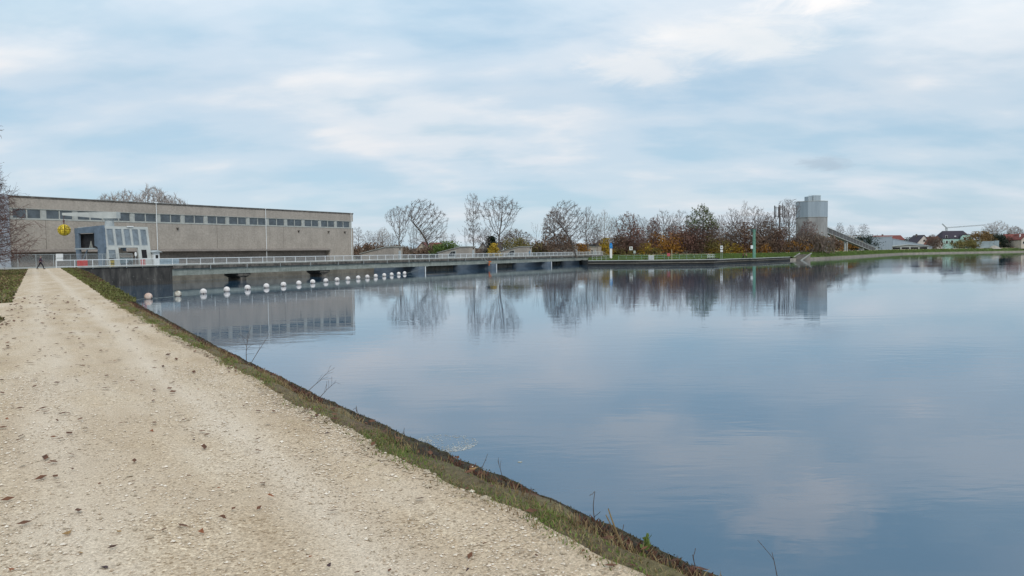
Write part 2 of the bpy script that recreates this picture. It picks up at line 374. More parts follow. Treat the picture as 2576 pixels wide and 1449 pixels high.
# plaza and deck behind the rail, dam-local coordinates
b = MB(); b.box(-160, 84.9, 13.5, 45, -2, 3.085); b.box(-160, 19, 0.02, 13.5, -2, 3.085); tag(b.build('forecourt', plaza_m, loc=DA, rot=TH), kind='structure')

# far land
W = [(24, 243), (38, 237), (62, 237), (70, 251), (83, 263), (104, 289), (128, 318), (162, 365), (200, 420), (243, 480), (277, 500), (309, 511), (348, 525), (460, 556), (700, 640), (1600, 900)]
CR = [(29, 292), (47, 292), (78, 297), (84, 301), (95, 303), (114, 317), (132, 328), (166, 375), (204, 429), (247, 489), (281, 508), (313, 519), (352, 533), (464, 565), (705, 650), (1606, 912)]
def lerp(a, b, t): return (a[0]+(b[0]-a[0])*t, a[1]+(b[1]-a[1])*t)
def ext(a, b, d): l = math.hypot(b[0]-a[0], b[1]-a[1]); return (b[0]+(b[0]-a[0])/l*d, b[1]+(b[1]-a[1])/l*d)
def dn(pts, n=6):
    o = []
    for a, c in zip(pts, pts[1:]): o += [lerp(a, c, i/n) for i in range(n)]
    return o+[pts[-1]]
Wd, Cd = dn(W), dn(CR); nq = 5*6
rows = []
for i, (a, c) in enumerate(zip(Wd, Cd)):
    l = math.hypot(c[0]-a[0], c[1]-a[1])
    if i <= nq: z0 = 1.5 if i <= 13 else 1.38; k = [(5/l, z0), (.45, z0+.25), (.75, 2.1), (1, 2.7)]
    else: k = [(1.6/l, .75), (.35, 1.35), (.7, 2.25), (1, 2.72)]
    rows.append([(*lerp(a, c, t), z+.05*math.sin(i*1.7+t*9)*(0 < t < 1)) for t, z in k])
tag(strip(rows, 'levee_grass', turf_far), kind='structure')
rows = []
for i, (a, c) in enumerate(zip(Wd, Cd)):
    l = math.hypot(c[0]-a[0], c[1]-a[1])
    if i <= nq: z0 = 1.5 if i <= 13 else 1.38; rows.append([(*a, -1), (*a, z0), (*lerp(a, c, 5/l), z0)])
quay_m = mat('quay_wall_dark', (.05, .048, .045), .9, (.018, .018, .018), .35, 7, fine=.3, fscale=2, stretch=(.3, .3, 3))
quay = thing('quay_wall', 'long low dark quay wall with pale coping on the far side of the water', 'quay wall', (24, 243, 0))
def off(r, o=(24, 243, 0)): return [(x-o[0], y-o[1], z-o[2]) for x, y, z in r]
strip([off(r[:2]) for r in rows], 'wall', quay_m, parent=quay)
strip([off([(r[1][0], r[1][1]-.12, r[1][2]-.16), (r[1][0], r[1][1]-.12, r[1][2]+.006), (r[1][0], r[1][1]+.6, r[1][2]+.006)]) for r in rows], 'coping', conc_pale, parent=quay)
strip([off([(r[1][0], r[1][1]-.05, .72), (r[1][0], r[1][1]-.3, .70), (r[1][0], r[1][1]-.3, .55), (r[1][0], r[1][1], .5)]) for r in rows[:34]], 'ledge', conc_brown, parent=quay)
b = MB(); b.box(-.3, .0, 0, 34, -1, 1.5); b.build('side_wall', quay_m, parent=quay)
tag(strip([[(x, y, z+.003) for x, y, z in r[1:]] for r in rows], 'quay_pavement', conc), kind='structure')
rows = []
for i in range(nq, len(Wd)):
    a, c = Wd[i], Cd[i]; l = math.hypot(c[0]-a[0], c[1]-a[1]); rows.append([(*ext(c, a, 1), -.4), (*lerp(a, c, 1.7/l), .80)])
tag(strip(rows, 'bank_revetment', slope_conc), kind='structure')
r = random.Random(61); b = MB()
for k in range(15000):
    i = min(len(Wd)-2, int(len(Wd)*r.random()**1.1)); t = r.random(); a = Vector(lerp(Wd[i], Wd[i+1], t)); c = Vector(lerp(Cd[i], Cd[i+1], t)); l = (c-a).length
    if l > 400: continue
    f = r.uniform(2.2/l if i > nq else 5.4/l, 1.0); q = a.lerp(c, f); z = (.75+(2.72-.75)*min(1, f*1.03)) if i > nq else (1.5+1.2*max(0, f-.2)/.8)
    h = r.uniform(.15, .5); w0 = r.uniform(.08, .25); b.face([(q.x-w0, q.y, z-.15), (q.x+w0, q.y+.05, z-.15), (q.x+w0*.6+r.gauss(0, .12), q.y, z+h), (q.x-w0*.4+r.gauss(0, .12), q.y, z+h*.8)])
tag(b.build('levee_grass_tufts', leafm('tuft_green', (.11, .17, .04), (.055, .075, .025), .4)), kind='stuff')
Lp = [D(-260, 60)[:2], D(-120, 44)[:2], D(0, 44)[:2], D(84, 44)[:2], D(90, 24)[:2], D(120, 24)[:2], D(160, 24)[:2], D(190, 24)[:2]]
Lp = [tuple(x) for x in Lp]
rows = [[(*c, 2.7), (*ext((0, 0), c, 4.5), 2.98)] for c in Cd]
tag(strip(rows, 'levee_path', gravel_m), kind='structure')
rows = [[(c[0]*k, c[1]*k, z) for k, z in ((1, 2.3), (1.02, 2.62), (1.5, 2.62), (4, 2.62), (30, 2.62))] for c in Lp + [CR[0]]] 
rows += [[(c[0]*k, c[1]*k, z) for k, z in ((1.010, 2.93), (1.02, 2.66), (1.5, 2.62), (4, 2.62), (30, 2.62))] for c in CR]
tag(strip(rows, 'ground', land_m), kind='structure')

# ------------------------------------------------------------------ powerhouse (dam-local: x along the dam, y away from the water)
NB = 20.0
ph = thing('powerhouse', 'long brown-grey aggregate concrete power station hall with a strip of windows under its flat roof', 'power station', D(0, NB, 3.08), TH)
ZW0, ZW1, ZT = 8.0, 9.62, 11.72         # above 3.08
SL, SR = 3.6, 85.0
b = MB()
b.box(SL, SR, 0, 22, 2.62, ZW0); b.box(SL, SR, 0, 22, ZW1, ZT-.25); b.box(SL, SR, .45, 21.5, ZW0, ZW1)
b.box(76.5, SR, .004, 22, -.3, 2.62)
b.build('wall', facade, ph)
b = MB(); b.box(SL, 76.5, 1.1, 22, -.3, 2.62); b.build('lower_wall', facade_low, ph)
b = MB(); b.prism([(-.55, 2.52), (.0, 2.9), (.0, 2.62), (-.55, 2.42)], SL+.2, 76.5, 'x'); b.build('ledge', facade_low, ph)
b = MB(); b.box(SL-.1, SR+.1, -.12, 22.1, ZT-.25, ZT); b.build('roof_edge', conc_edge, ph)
b = MB(); b.box(SL-.1, SR+.1, -.14, -.05, ZT, ZT+.05).box(SL, SR, 0, 22, ZT, ZT+.04); b.build('roof_flashing', grey_steel, ph)
b = MB(); b.box(SL-1.9, SL, -.4, 4, -.3, ZT+.1); b.build('corner_pillar', mat('pillar_blue_grey', (.40, .43, .47), .8, (.30, .33, .38), 1.5), ph)
for i in range(15):
    x0 = 4.3+5.355*i
    fr = MB(); x1 = x0+4.55
    fr.box(x0, x1, .12, .22, ZW0, ZW0+.12).box(x0, x1, .12, .22, ZW1-.1, ZW1).box(x0, x0+.1, .12, .22, ZW0+.12, ZW1-.1).box(x1-.1, x1, .12, .22, ZW0+.12, ZW1-.1)
    xm = (x0+x1)/2; fr.box(xm-.1, xm+.1, .10, .22, ZW0+.12, ZW1-.1)
    wn = fr.build('window', conc_pale, ph)
    g = MB(); g.box(x0+.1, xm-.1, .17, .20, ZW0+.12, ZW1-.1).box(xm+.1, x1-.1, .17, .20, ZW0+.12, ZW1-.1); g.build('pane', glass, wn)
for i in range(16):
    x0 = 4.3+5.355*i-.8; b = MB()
    b.box(max(x0, SL), min(x0+.78, SR), .06, .44, ZW0, ZW1); b.build('window_pier', conc_pale, ph)
b = MB(); b.box(SL, SR, -.07, .0, ZW0-.14, ZW0).box(SL, SR, -.04, .0, ZW1, ZW1+.08); b.build('window_sill', conc_pale, ph)
for u in (398, 672, 886):
    s = dam_s(u, NB-.3); b = MB(); b.tube((s, -.22, 0), (s, -.22, ZT), .065, .065, 8); b.box(s-.35, s+.35, -.34, -.14, ZT-.05, ZT+.14)
    b.build('downpipe', white_steel, ph)
for u in (248, 448, 752, 868, 1315/1.59):
    s = dam_s(u, NB); b = MB(); b.box(s-.18, s+.18, -.4, 0, 6.9, 7.1).box(s-.05, s+.05, -.3, 0, 6.6, 6.9); b.build('wall_lamp', conc_edge, ph)
for s in (9.5, 28, 44, 62):
    b = MB(); b.box(s-.02, s+.02, -.012, 0, 2.95, ZW0-.15); b.build('panel_joint', conc_edge, ph)

# ------------------------------------------------------------------ quay wall near, deck, girders, piers
qw = MB(); qw.box(-2, 19.0, 0, 1.0, -1.5, 2.98); qw.box(18.0, 19.0, 1.0, 13.4, -1.5, 2.98)
tag(qw.build('retaining_wall', wall_m, loc=DA, rot=TH), 'black-stained concrete wall with pale lichen spots under the near white railing', 'wall')
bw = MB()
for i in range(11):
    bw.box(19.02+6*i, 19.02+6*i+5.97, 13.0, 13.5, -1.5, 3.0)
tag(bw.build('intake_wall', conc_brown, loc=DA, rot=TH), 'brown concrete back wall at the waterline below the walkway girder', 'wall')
br = thing('walkway_bridge', 'long low concrete bridge deck running across the water in front of the power hall', 'bridge', DA, TH)
b = MB(); b.box(-.3, 19.0, -.25, 13.49, 2.99, 3.12).box(19.0, 193.4, -.25, 4.3, 2.99, 3.12); b.build('deck', conc, br)
b = MB()
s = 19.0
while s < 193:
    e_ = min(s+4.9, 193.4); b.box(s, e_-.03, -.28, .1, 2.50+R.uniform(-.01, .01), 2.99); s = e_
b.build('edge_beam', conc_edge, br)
gs = [19.02]+[dam_s(u, 0) for u in (617, 820, 1021, 1150, 1302, 1420)]+[193.3]
for a, c in zip(gs, gs[1:]):
    b = MB(); b.box(a+.03, c-.03, .12, .75, 1.33, 2.49); b.box(a+.03, c-.03, 3.4, 3.9, 1.33, 2.49); b.box(a+.03, c-.03, .75, 3.4, 2.2, 2.49); b.build('girder', conc_green, br)
for s in [26.3+i*7.9 for i in range(21)]:
    b = MB(); b.tube((s, -.38, 2.3), (s, -.38, 3.0), .06, .06, 6); b.build('drain_pipe', grey_steel, br)
for s in gs[1:3]:
    b = MB(); b.box(s-1.4, s+1.4, .3, 4.2, .85, 1.33); b.prism([(s-.65, -1.5), (s+.65, -1.5), (s+.65, .5), (s+1.35, .849), (s-1.35, .849), (s-.65, .5)], .6, 4, 'y'); b.build('pier', conc_edge, br)
HUT = [88.4, 121.07, 153.84, 187.22]
pier_m = mat('weir_pier_paint', (.15, .185, .225), .8, (.095, .12, .15), .8, 6, stretch=(.5, .5, 1.5))
for i, s in enumerate(HUT):
    r = thing('weir_pier', ['blue-grey weir pier below the walkway, nearest to the power hall', 'blue-grey weir pier below the second sloping-roofed hut', 'blue-grey weir pier below the third sloping-roofed hut', 'blue-grey weir pier below the sloping-roofed hut farthest along the bridge'][i], 'pier', D(s, 0), TH, 'piers of the weir')
    b = MB(); b.prism([(-3.9, 22), (-3.9, 1.2), (-3.2, -.4), (-.9, -.4), (-.2, 1.2), (-.2, 22)], -1.5, 1.32); b.box(-3.9, -.2, 6.85, 22, 1.32, 2.98); b.build('pier_body', pier_m, r)
    b = MB(); b.box(-.75, -.45, -.47, -.41, -.5, 1.3); b.build('guide_rail', white_steel, r)
for i, (a, c) in enumerate([(84.9, 84.5)]+[(HUT[k], HUT[k+1]-3.9) for k in range(3)]):
    if i == 0: continue
    b = MB(); b.box(a, c, 12, 12.6, -1.5, 1.15); b.box(a, c, 10.5, 12.7, 1.15, 1.4); b.box(a, c, 13.4, 14.4, 1.9, 2.6)
    for k in range(5): x = a+(c-a)*(k+.5)/5; b.box(x-.12, x+.12, 11.7, 11.999, -1.5, 1.149)
    tag(b.build('weir_gate', conc_brown, loc=DA, rot=TH), ['', 'brown weir gate in the bay between the first and second sloping huts', 'brown weir gate in the bay between the second and third sloping huts', 'brown weir gate in the bay between the third and fourth sloping huts'][i], 'weir gate', 'gates of the weir')
hl = ['sloping-roofed concrete hut on the weir closest to the power hall, without a side window', 'second sloping-roofed hut along the weir, beside the half-timbered white gable', 'third sloping-roofed hut along the weir, with the yellow tree at its low end', 'last sloping-roofed hut along the weir, next to the flat-roofed control room']
for i, s in enumerate(HUT):
    r = thing('gate_hut', hl[i], 'hut', D(s, 7.0, 3.1), TH, 'gate huts on the weir')
    wl = 10.6
    b = MB(); b.prism([(0, 0), (0, 2.95), (2.6, 2.93), (wl, 1.35), (wl, 0)], -3.4, 0, 'x'); b.build('wall', facade, r)
    b = MB(); b.prism([(-.25, 2.96), (-.25, 3.2), (2.65, 3.18), (wl+.3, 1.6), (wl+.3, 1.38), (2.6, 2.94)], -3.6, .15, 'x'); b.build('roof', conc, r)
    b = MB(); b.box(-1.6, -.6, -.05, 0, 0, 2.1); b.build('door', grey_steel, r)
    b = MB(); b.sphere((-1.1, -.1, 2.55), .17, 8, 6); b.build('lamp', dark, r)
    if i:
        b = MB(); b.prism([(4.2, .3), (4.2, 2.0), (5.6, 2.0), (6.6, 1.25), (7.4, .3)], -3.62, -3.402, 'x'); f = b.build('window', conc_pale, r)
        g = MB(); g.prism([(4.5, .5), (4.5, 1.8), (5.2, 1.8), (5.2, .5)], -3.66, -3.622, 'x').prism([(5.35, .5), (5.35, 1.8), (5.55, 1.8), (6.4, 1.15), (6.8, .5)], -3.66, -3.622, 'x'); g.build('pane', black, f)
        g = MB(); g.box(-3.68, -3.665, 4.4, 6.9, -.0, .28); g.build('sill', conc_pale, f)
cr_ = thing('control_room', 'flat-roofed grey concrete control room with a dark roof box at the far end of the bridge', 'control room', D(207.9, 7, 2.7), TH)
b = MB(); b.box(-11.5, -3.2, .3, 9, 0, 3.45).box(-3.15, 0, 0, 9, 0, 3.25); b.build('wall', facade, cr_)
b = MB(); b.box(-11.6, .1, -.1, 9.1, 3.45, 3.6); b.build('roof', conc, cr_)
b = MB(); b.box(-9.5, -3, 1, 6, 3.6, 4.35); b.build('roof_box', dark, cr_)
b = MB(); b.box(-5.6, -4.5, .2, .299, 0, 2.2); b.build('door', grey_steel, cr_)
b = MB(); b.box(-8.4, -7.3, .24, .299, .6, 2.1); b.build('window', black, cr_)

# railing along the bridge
rl = thing('bridge_railing', 'white steel railing running the whole length of the bridge edge', 'railing', DA+Vector((0, 0, 3.12)), TH)
b = MB(); b.box(-.03, 193.4, -.11, -.01, 1.03, 1.13); b.build('top_rail', white_steel, rl)
b = MB(); b.box(-.03, 193.4, -.09, -.03, .10, .17); b.build('bottom_rail', white_steel, rl)
for i in range(72):
    s = 193.35*i/71; b = MB(); b.box(s-.035, s+.035, -.108, -.012, -.25, 1.04); b.build('post', white_steel, rl)
b = MB(); s = .2
while s < 193.2: b.box(s-.008, s+.008, -.065, -.045, .17, 1.04); s += .16 if s < 19 else .125
b.build('infill_bars', mat('bar_steel', (.46, .50, .52), .5), rl)
sg = thing('notice_board', 'two small white notice plates on a post at the start of the bridge railing', 'sign', D(0, -.15, 3.1), TH)
b = MB(); b.tube((0, 0, 0), (0, 0, 2.0), .04, .04, 8); b.build('post', white_steel, sg)
b = MB(); b.box(-.05, .95, -.09, -.045, 1.45, 2.05); b.build('plate', white_plain, sg)
b = MB(); b.box(-.05, .95, -.09, -.045, .98, 1.38); b.build('plate', white_plain, sg)
# stairs at far end with sloping rails
st = thing('bridge_stairs', 'concrete stairs with sloping handrail going down from the far end of the bridge', 'stairs', D(193.4, 0, 0), TH)
b = MB()
for i in range(9): b.box(i*.5, (i+1)*.5, 0, 3, 1.4, 3.05-i*.18)
b.build('steps', conc, st)
b = MB(); b.tube((0, -.08, 4.2), (6.5, -.08, 2.6), .05).tube((6.5, -.08, 2.6), (6.7, -.08, 1.5), .05).tube((0, -.08, 3.25), (6.5, -.08, 1.65), .035)
for i in range(1, 14): x = i*.47; z = 4.2-x*1.6/6.5; b.tube((x, -.08, z-.95), (x, -.08, z), .018 if i % 4 else .04, n=4)
b.build('handrail', mat('ochre_rail', (.50, .44, .30), .5), st)
cab = thing('name_plate', 'small white plate fixed on the bridge side near the stairs', 'plate', D(186, -.3, 0), TH)
b = MB(); b.box(0, 2.2, -.04, 0, 1.95, 2.3); b.build('plate', white_plain, cab)

# ------------------------------------------------------------------ trash rake gantry crane
s0 = dam_s(272, 3.2); s1 = dam_s(383, 3.2)
ck = thing('gantry_crane', 'grey gantry crane with five slanted cab windows standing on the bridge deck', 'gantry crane', D(s0, 3.2, 3.12), TH)
Wc = s1-s0
def yface(z): return .95*(z/6.3)                       # the front leans back with height
def fbox(mb, x0, x1, z0, z1, d0=0.0, d1=.35, lean=0.0):     # a plate on the leaning front
    pts = []
    for z in (z0, z1):
        y = yface(z)
        pts.append([(x0, y-d0, z), (x1, y-d0, z), (x1, y+d1, z), (x0, y+d1, z)])
    b0 = len(mb.v); mb.v += pts[0]+pts[1]
    mb.f += [(b0+a, b0+c, b0+d, b0+e) for a, c, d, e in ((0,3,2,1),(4,5,6,7),(0,1,5,4),(1,2,6,5),(2,3,7,6),(3,0,4,7))]
b = MB(); fbox(b, 0, Wc, 6.02, 6.4); fbox(b, 0, Wc, 2.95, 3.3)
xs = [.36+i*(Wc-.72-1.16)/4 for i in range(5)]; ww = 1.16
edges = [0]+[x for w_ in xs for x in (w_, w_+ww)]+[Wc]
for a, c in zip(edges[::2], edges[1::2]): fbox(b, a, c, 3.3, 6.02)
fbox(b, 0, .35, 0, 2.95); fbox(b, 1.5, 2.05, 0, 2.95); fbox(b, .35, 1.5, 0, 1.0); fbox(b, .35, 1.5, 2.6, 2.95)
fbox(b, 5.45, 6.0, 0, 2.95); fbox(b, 6.95, Wc, 0, 2.95); fbox(b, 6.0, 6.95, 0, 1.2); fbox(b, 6.0, 6.95, 2.6, 2.95)
b.build('front_panel', crane_grey, ck)
for i, x in enumerate(xs):
    f = MB()
    fbox(f, x, x+.09, 3.3, 6.02, .03, .1); fbox(f, x+ww-.09, x+ww, 3.3, 6.02, .03, .1); fbox(f, x+.09, x+ww-.09, 3.3, 3.39, .03, .1); fbox(f, x+.09, x+ww-.09, 5.94, 6.02, .03, .1)
    fo = f.build('window', grey_steel, ck); g = MB(); fbox(g, x+.09, x+ww-.09, 3.39, 5.94, -.06, .1); g.build('pane', cglass, fo)
for x0, x1, z0 in ((.35, 1.5, 1.0), (6.0, 6.95, 1.2)):
    g = MB(); fbox(g, x0, x1, z0, 2.6, -.06, .1); g.build('window', cglass if x0 < 1 else black, ck)
b = MB(); b.box(-.05, Wc, 1.3, 8.0, 6.05, 6.4); b.box(Wc-.2, Wc, 1.3, 4.5, 2.95, 6.05); b.build('roof', crane_grey, ck)
b = MB(); b.box(.36, Wc-.21, 2.6, 4.4, 2.95, 6.04); b.build('machine_room', dark, ck)
# side frame facing the camera: beams along y
b = MB()
b.prism([(.6, 6.5), (8.4, 6.2), (8.4, 5.35), (2.9, 5.35), (2.9, 3.3), (2.1, 3.05), (2.0, 0), (.9, 0), (.3, 2.95)], -.4, -.02, 'x')
b.build('side_frame', crane_blue, ck)
b = MB(); b.box(-.38, -.05, 7.3, 8.35, 2.9, 5.35); b.prism([(7.2, 0), (7.2, 3.05), (8.3, 3.05), (7.9, 0)], -.4, -.05, 'x'); b.build('leg', crane_blue, ck)
b = MB(); b.box(Wc-.35, Wc, 7.1, 8.2, 0, 6.04); b.build('leg', crane_blue, ck)
b = MB(); b.tube((-.25, 7.3, 0), (-.25, 5.2, 2.6), .13, .13, 6); b.build('brace', crane_blue, ck)
b = MB(); b.box(-.45, 2.4, 2.92, 8.5, 2.75, 2.95); b.build('platform', grey_steel, ck)
b = MB(); b.box(.4, 2.4, 4.4, 8.2, 3.0, 5.3); b.build('winch_bay', dark, ck)
b = MB(); b.prism([(4.6, 2.96), (4.9, 3.7), (5.0, 4.1), (5.1, 3.7), (5.4, 2.96), (5.2, 2.96), (5.0, 3.5), (4.8, 2.96)], .2, .38, 'x'); b.build('winch_stand', conc, ck)
b = MB(); b.tube((1.6, 1.9, 6.4), (1.6, 1.9, 7.3), .72, .62, 14).tube((1.6, 1.9, 7.3), (1.6, 1.9, 7.65), .62, .95, 14); b.build('turret', grey_steel, ck)
# jib: reaches away from the camera to the left
jt = Vector((-1.3, 9.9, 8.55)); jb = Vector((2.3, .5, 8.2))
jd = (jt-jb); jd.z = 0; jd.normalize(); jn = Vector((-jd.y, jd.x, 0))
b = MB()
def jp(t, z0, z1, w_):
    p = jb+jd*t; return [(p+jn*w_).to_tuple()[:2]+(z0,), (p-jn*w_).to_tuple()[:2]+(z0,), (p-jn*w_).to_tuple()[:2]+(z1,), (p+jn*w_).to_tuple()[:2]+(z1,)]
jl = (jt-jb).length
st_ = [jp(0, 7.66, 8.7, .5), jp(2.4, 7.66, 8.72, .5), jp(jl, 8.35, 8.75, .22)]
for q in st_: b.v += q
for k in range(2):
    for j in range(4): b.f.append((k*4+j, k*4+(j+1) % 4, (k+1)*4+(j+1) % 4, (k+1)*4+j))
b.f += [(0, 1, 2, 3), (11, 10, 9, 8)]
b.build('jib', crane_grey, ck)
b = MB(); b.box(3.9, 5.0, yface(6.4)-.25, yface(6.4)-.05, 6.3, 6.48); b.build('floodlight', white_plain, ck)
b = MB(); b.box(.3, .34, -.3, -.25, 1.1, 1.2); 
hz = thing('warning_plate', 'small yellow and black striped warning plate beside the crane leg', 'plate', D(s0-.5, 2.2, 3.12), TH)
for k in range(5):
    b = MB(); b.box(0, .9, 0, .04, .25*k, .25*k+.125); b.build('yellow_stripe', yellow, hz); b = MB(); b.box(0, .9, 0, .04, .25*k+.125, .25*k+.25); b.build('black_stripe', black, hz)
tipw = ck.matrix_basis
jw = D(s0, 3.2, 3.12)+DE*(jt.x-.0)+DN*(jt.y-.15)
gb = thing('grab_bucket', 'yellow orange-peel grab hanging from the tip of the crane jib', 'grab', (jw.x, jw.y, 3.12+8.4), TH)
b = MB(); b.tube((0, 0, 0), (0, 0, -.9), .03, n=5).tube((.15, 0, -.1), (-.1, 0, -.95), .02, n=5).sphere((0, 0, -.95), .16, 8, 6).tube((0, 0, -.9), (0, 0, -1.5), .09, n=6); b.build('hook_cable', mat('cable_rust', (.14, .07, .07), .8), gb)
gc = Vector((0, 0, -2.45))
for k in range(8):
    a = 2*math.pi*k/8; b = MB(); n_ = 7
    for h in range(n_):
        t0 = math.pi*(.06+.88*h/n_); t1 = math.pi*(.06+.88*(h+1)/n_); w0 = .21*math.sin(t0)+.05; w1 = .21*math.sin(t1)+.05
        def q(t, dw, rr=.93): return (gc.x+rr*math.sin(t)*math.cos(a)-dw*math.sin(a), gc.y+rr*math.sin(t)*math.sin(a)+dw*math.cos(a), gc.z+rr*math.cos(t))
        i0 = len(b.v); b.v += [q(t0, -w0), q(t0, w0), q(t1, w1), q(t1, -w1), q(t0, -w0, .8), q(t0, w0, .8), q(t1, w1, .8), q(t1, -w1, .8)]
        b.f += [(i0, i0+1, i0+2, i0+3), (i0+7, i0+6, i0+5, i0+4), (i0, i0+3, i0+7, i0+4), (i0+1, i0+5, i0+6, i0+2)]
    b.build('tine', yellow, gb)
b = MB(); b.sphere(gc, .45, 14, 10, 1, 1, 1.5); b.torus((gc.x, gc.y, gc.z+.1), .93, .05, 16, 5, 'z').torus((gc.x, gc.y, gc.z+.55), .72, .05, 16, 5, 'z'); b.build('hub', mat('grab_inner', (.40, .26, .02), .7, (.12, .08, .02), 3), gb)
# covered machine standing under the portal
vh = thing('covered_machine', 'beige covered machine parked in the opening under the crane cab', 'machine', D(s0+2.4, 5.2, 3.12), TH)
b = MB(); b.prism([(-.2, 1.35), (3.2, 1.35), (3.4, 1.7), (3.1, 2.0), (2.3, 2.15), (1.9, 2.45), (1.4, 2.45), (1.3, 2.75), (.1, 2.75), (-.2, 2.0)], 0, 1.7, 'y'); b.build('cover', beige, vh)
b = MB(); b.box(-.1, 3.2, .1, 1.6, .4, 1.34); b.build('body', mat('machine_blue', (.16, .24, .28), .6), vh)
for x in (.4, 2.7):
    b = MB(); b.tube((x, -.02, .42), (x, .2, .42), .42, .42, 14); b.build('wheel', black, vh)
mr = thing('mirror_post', 'oval white mirror on a thin post in front of the covered machine', 'mirror', D(s0+4.3, 2.6, 3.12), TH)
b = MB(); b.tube((0, 0, 0), (0, 0, 1.6), .04); b.build('post', grey_steel, mr)
b = MB(); b.sphere((0, -.06, 1.85), .3, 14, 10, .7, .15, 1.25); b.build('mirror_face', white_plain, mr, smooth=True)
rb = thing('red_container', 'bright red ribbed container behind the railing near its left end', 'container', D(dam_s(201, 1.5), 1.5, 3.12), TH)
b = MB(); b.box(0, 1.15, 0, .8, .08, 1.05); b.build('body', red, rb)
b = MB(); [b.box(.05+.2*k, .12+.2*k, -.03, -.002, .1, 1.0) for k in range(6)]; b.build('ribs', red, rb)
b = MB(); b.box(-.04, 1.19, -.04, .84, 1.05, 1.13); b.build('lid', red, rb)
bx = thing('red_barrier', 'small red slatted barrier under the right end of the crane', 'barrier', D(dam_s(354, 1.5), 1.5, 3.12), TH)
b = MB(); [b.box(.18*k, .18*k+.08, 0, .05, .05, 1.0) for k in range(5)]; b.box(0, .8, -.03, 0, .85, .95).box(0, .8, -.03, 0, .15, .25); b.build('slats', red, bx)
kk = thing('kiosk', 'narrow pale kiosk with a small pitched roof right of the crane', 'kiosk', D(dam_s(388, 3), 3, 3.12), TH)
b = MB(); b.box(0, 1.0, 0, 1.2, 0, 2.15); b.build('wall', white_steel, kk)
b = MB(); b.prism([(-.35, 2.15), (1.35, 2.15), (.5, 2.5)], -.4, 1.5, 'y'); b.build('roof', grey_steel, kk)
b = MB(); b.box(.25, .75, -.04, -.002, 1.1, 1.7); b.build('window', dark, kk)
bp = MB(); bp.box(0, 3.6, 0, .06, .15, 1.0).box(1.75, 1.85, -.02, -.001, .15, 1.0)
tag(bp.build('panel_screen', mat('pale_blue_panel', (.40, .50, .56), .5), loc=D(dam_s(402, .5), .5, 3.12), rot=TH), 'pale blue panel screen behind the railing right of the kiosk', 'screen')
# mesh fence behind the walker
fc = thing('mesh_fence', 'tall grey chain-link fence in front of the power hall behind the walking person', 'fence', D(-9, 2.4, 3.1), TH)
for k in range(10):
    b = MB(); b.tube((2.5*k, 0, 0), (2.5*k, 0, 2.0), .035, n=6); b.build('post', grey_steel, fc)
b = MB(); b.tube((0, 0, 1.98), (22.5, 0, 1.98), .03, n=5).tube((0, 0, .08), (22.5, 0, .08), .015, n=4); b.build('top_rail', grey_steel, fc)
b = MB(); x = -1.9
while x < 22.5:
    for sgn in (1, -1):
        a0 = max(0, -x) if sgn > 0 else max(0, (-x)); x0, z0 = x, 0; x1, z1 = x+1.9, 1.9
        if x0 < 0: z0 = -x0; x0 = 0
        if x1 > 22.5: z1 -= x1-22.5; x1 = 22.5
        if sgn < 0: z0, z1 = 1.9-z0, 1.9-z1
        b.tube((x0, 0, z0+.05), (x1, 0, z1+.05), .0045, n=3, caps=False)
    x += .11
b.build('mesh', grey_steel, fc)
# orange fitting below the bridge
of = thing('orange_bracket', 'orange bracket on a bent pipe hanging under the middle of the bridge', 'bracket', D(dam_s(1228, -.3), -.4, 0), TH)
b = MB(); b.path([(-2.0, 0, 3.1), (-1.9, -.1, 2.4), (-.3, -.2, 1.9), (0, -.2, 1.3)], .07, 6); b.build('pipe', conc_pale, of)
b = MB(); b.box(-.3, .9, -.35, -.1, 1.75, 2.15).box(-.2, .15, -.35, -.1, .9, 1.75); b.build('hook', orange, of)

# ------------------------------------------------------------------ buoys
ORD = ['nearest', 'second', 'third', 'fourth', 'fifth', 'sixth', 'seventh', 'eighth', 'ninth', 'tenth', 'eleventh', 'twelfth', 'thirteenth', 'fourteenth', 'fifteenth', 'sixteenth', 'seventeenth', 'eighteenth', 'farthest']
B1, B2 = Vector((-39.5, 83.9, 0)), Vector((-23.3, 168.1, 0))
fr_ = [0, .059, .116, .174, .231, .288, .345, .401, .456, .513, .566, .621, .678, .732, .785, .843, .897, .952, 1]
def bpos(f): return B1.lerp(B2, f)+Vector((.6*math.sin(f*math.pi), .0, 0))
for i, f in enumerate(fr_):
    p = bpos(f)
    lab = {0: 'rust-tinted white ball buoy nearest to the bank', 1: 'dirty brown-stained ball buoy, second from the bank'}.get(i, 'clean white ball buoy, %s from the bank end of the floating line' % ORD[i])
    r = thing('ball_buoy', lab, 'buoy', (p.x, p.y, 0), R.uniform(0, 6), 'ball buoys of the floating barrier')
    rr = .40 if i else .42
    b = MB(); b.sphere((0, 0, .24), rr, 20, 14); b.build('float', [buoy_rust, buoy_dirty][i] if i < 2 else buoy_m, r, smooth=True)
    b = MB(); b.torus((0, 0, .0), rr*.86, .04, 20, 6, 'z'); b.build('waterline_stain', wetband, r, smooth=True)
    b = MB(); b.tube((rr*.9, 0, .12), (rr*1.12, 0, .1), .05, n=6).tube((-rr*.9, 0, .12), (-rr*1.12, 0, .1), .05, n=6); b.build('lug', dark, r)
pts = [bpos(-.12+.0)]+[bpos(f) for f in fr_]+[Vector((-19, 181, 1.6))]
b = MB()
for a, c in zip(pts, pts[1:]):
    q = [a.lerp(c, t/6)+Vector((0, 0, .10-.10*math.sin(math.pi*t/6))) for t in range(7)]; b.path(q, .022, 4)
tag(b.build('buoy_rope', rope_m), 'thin rope linking the white ball buoys across the water', 'rope')

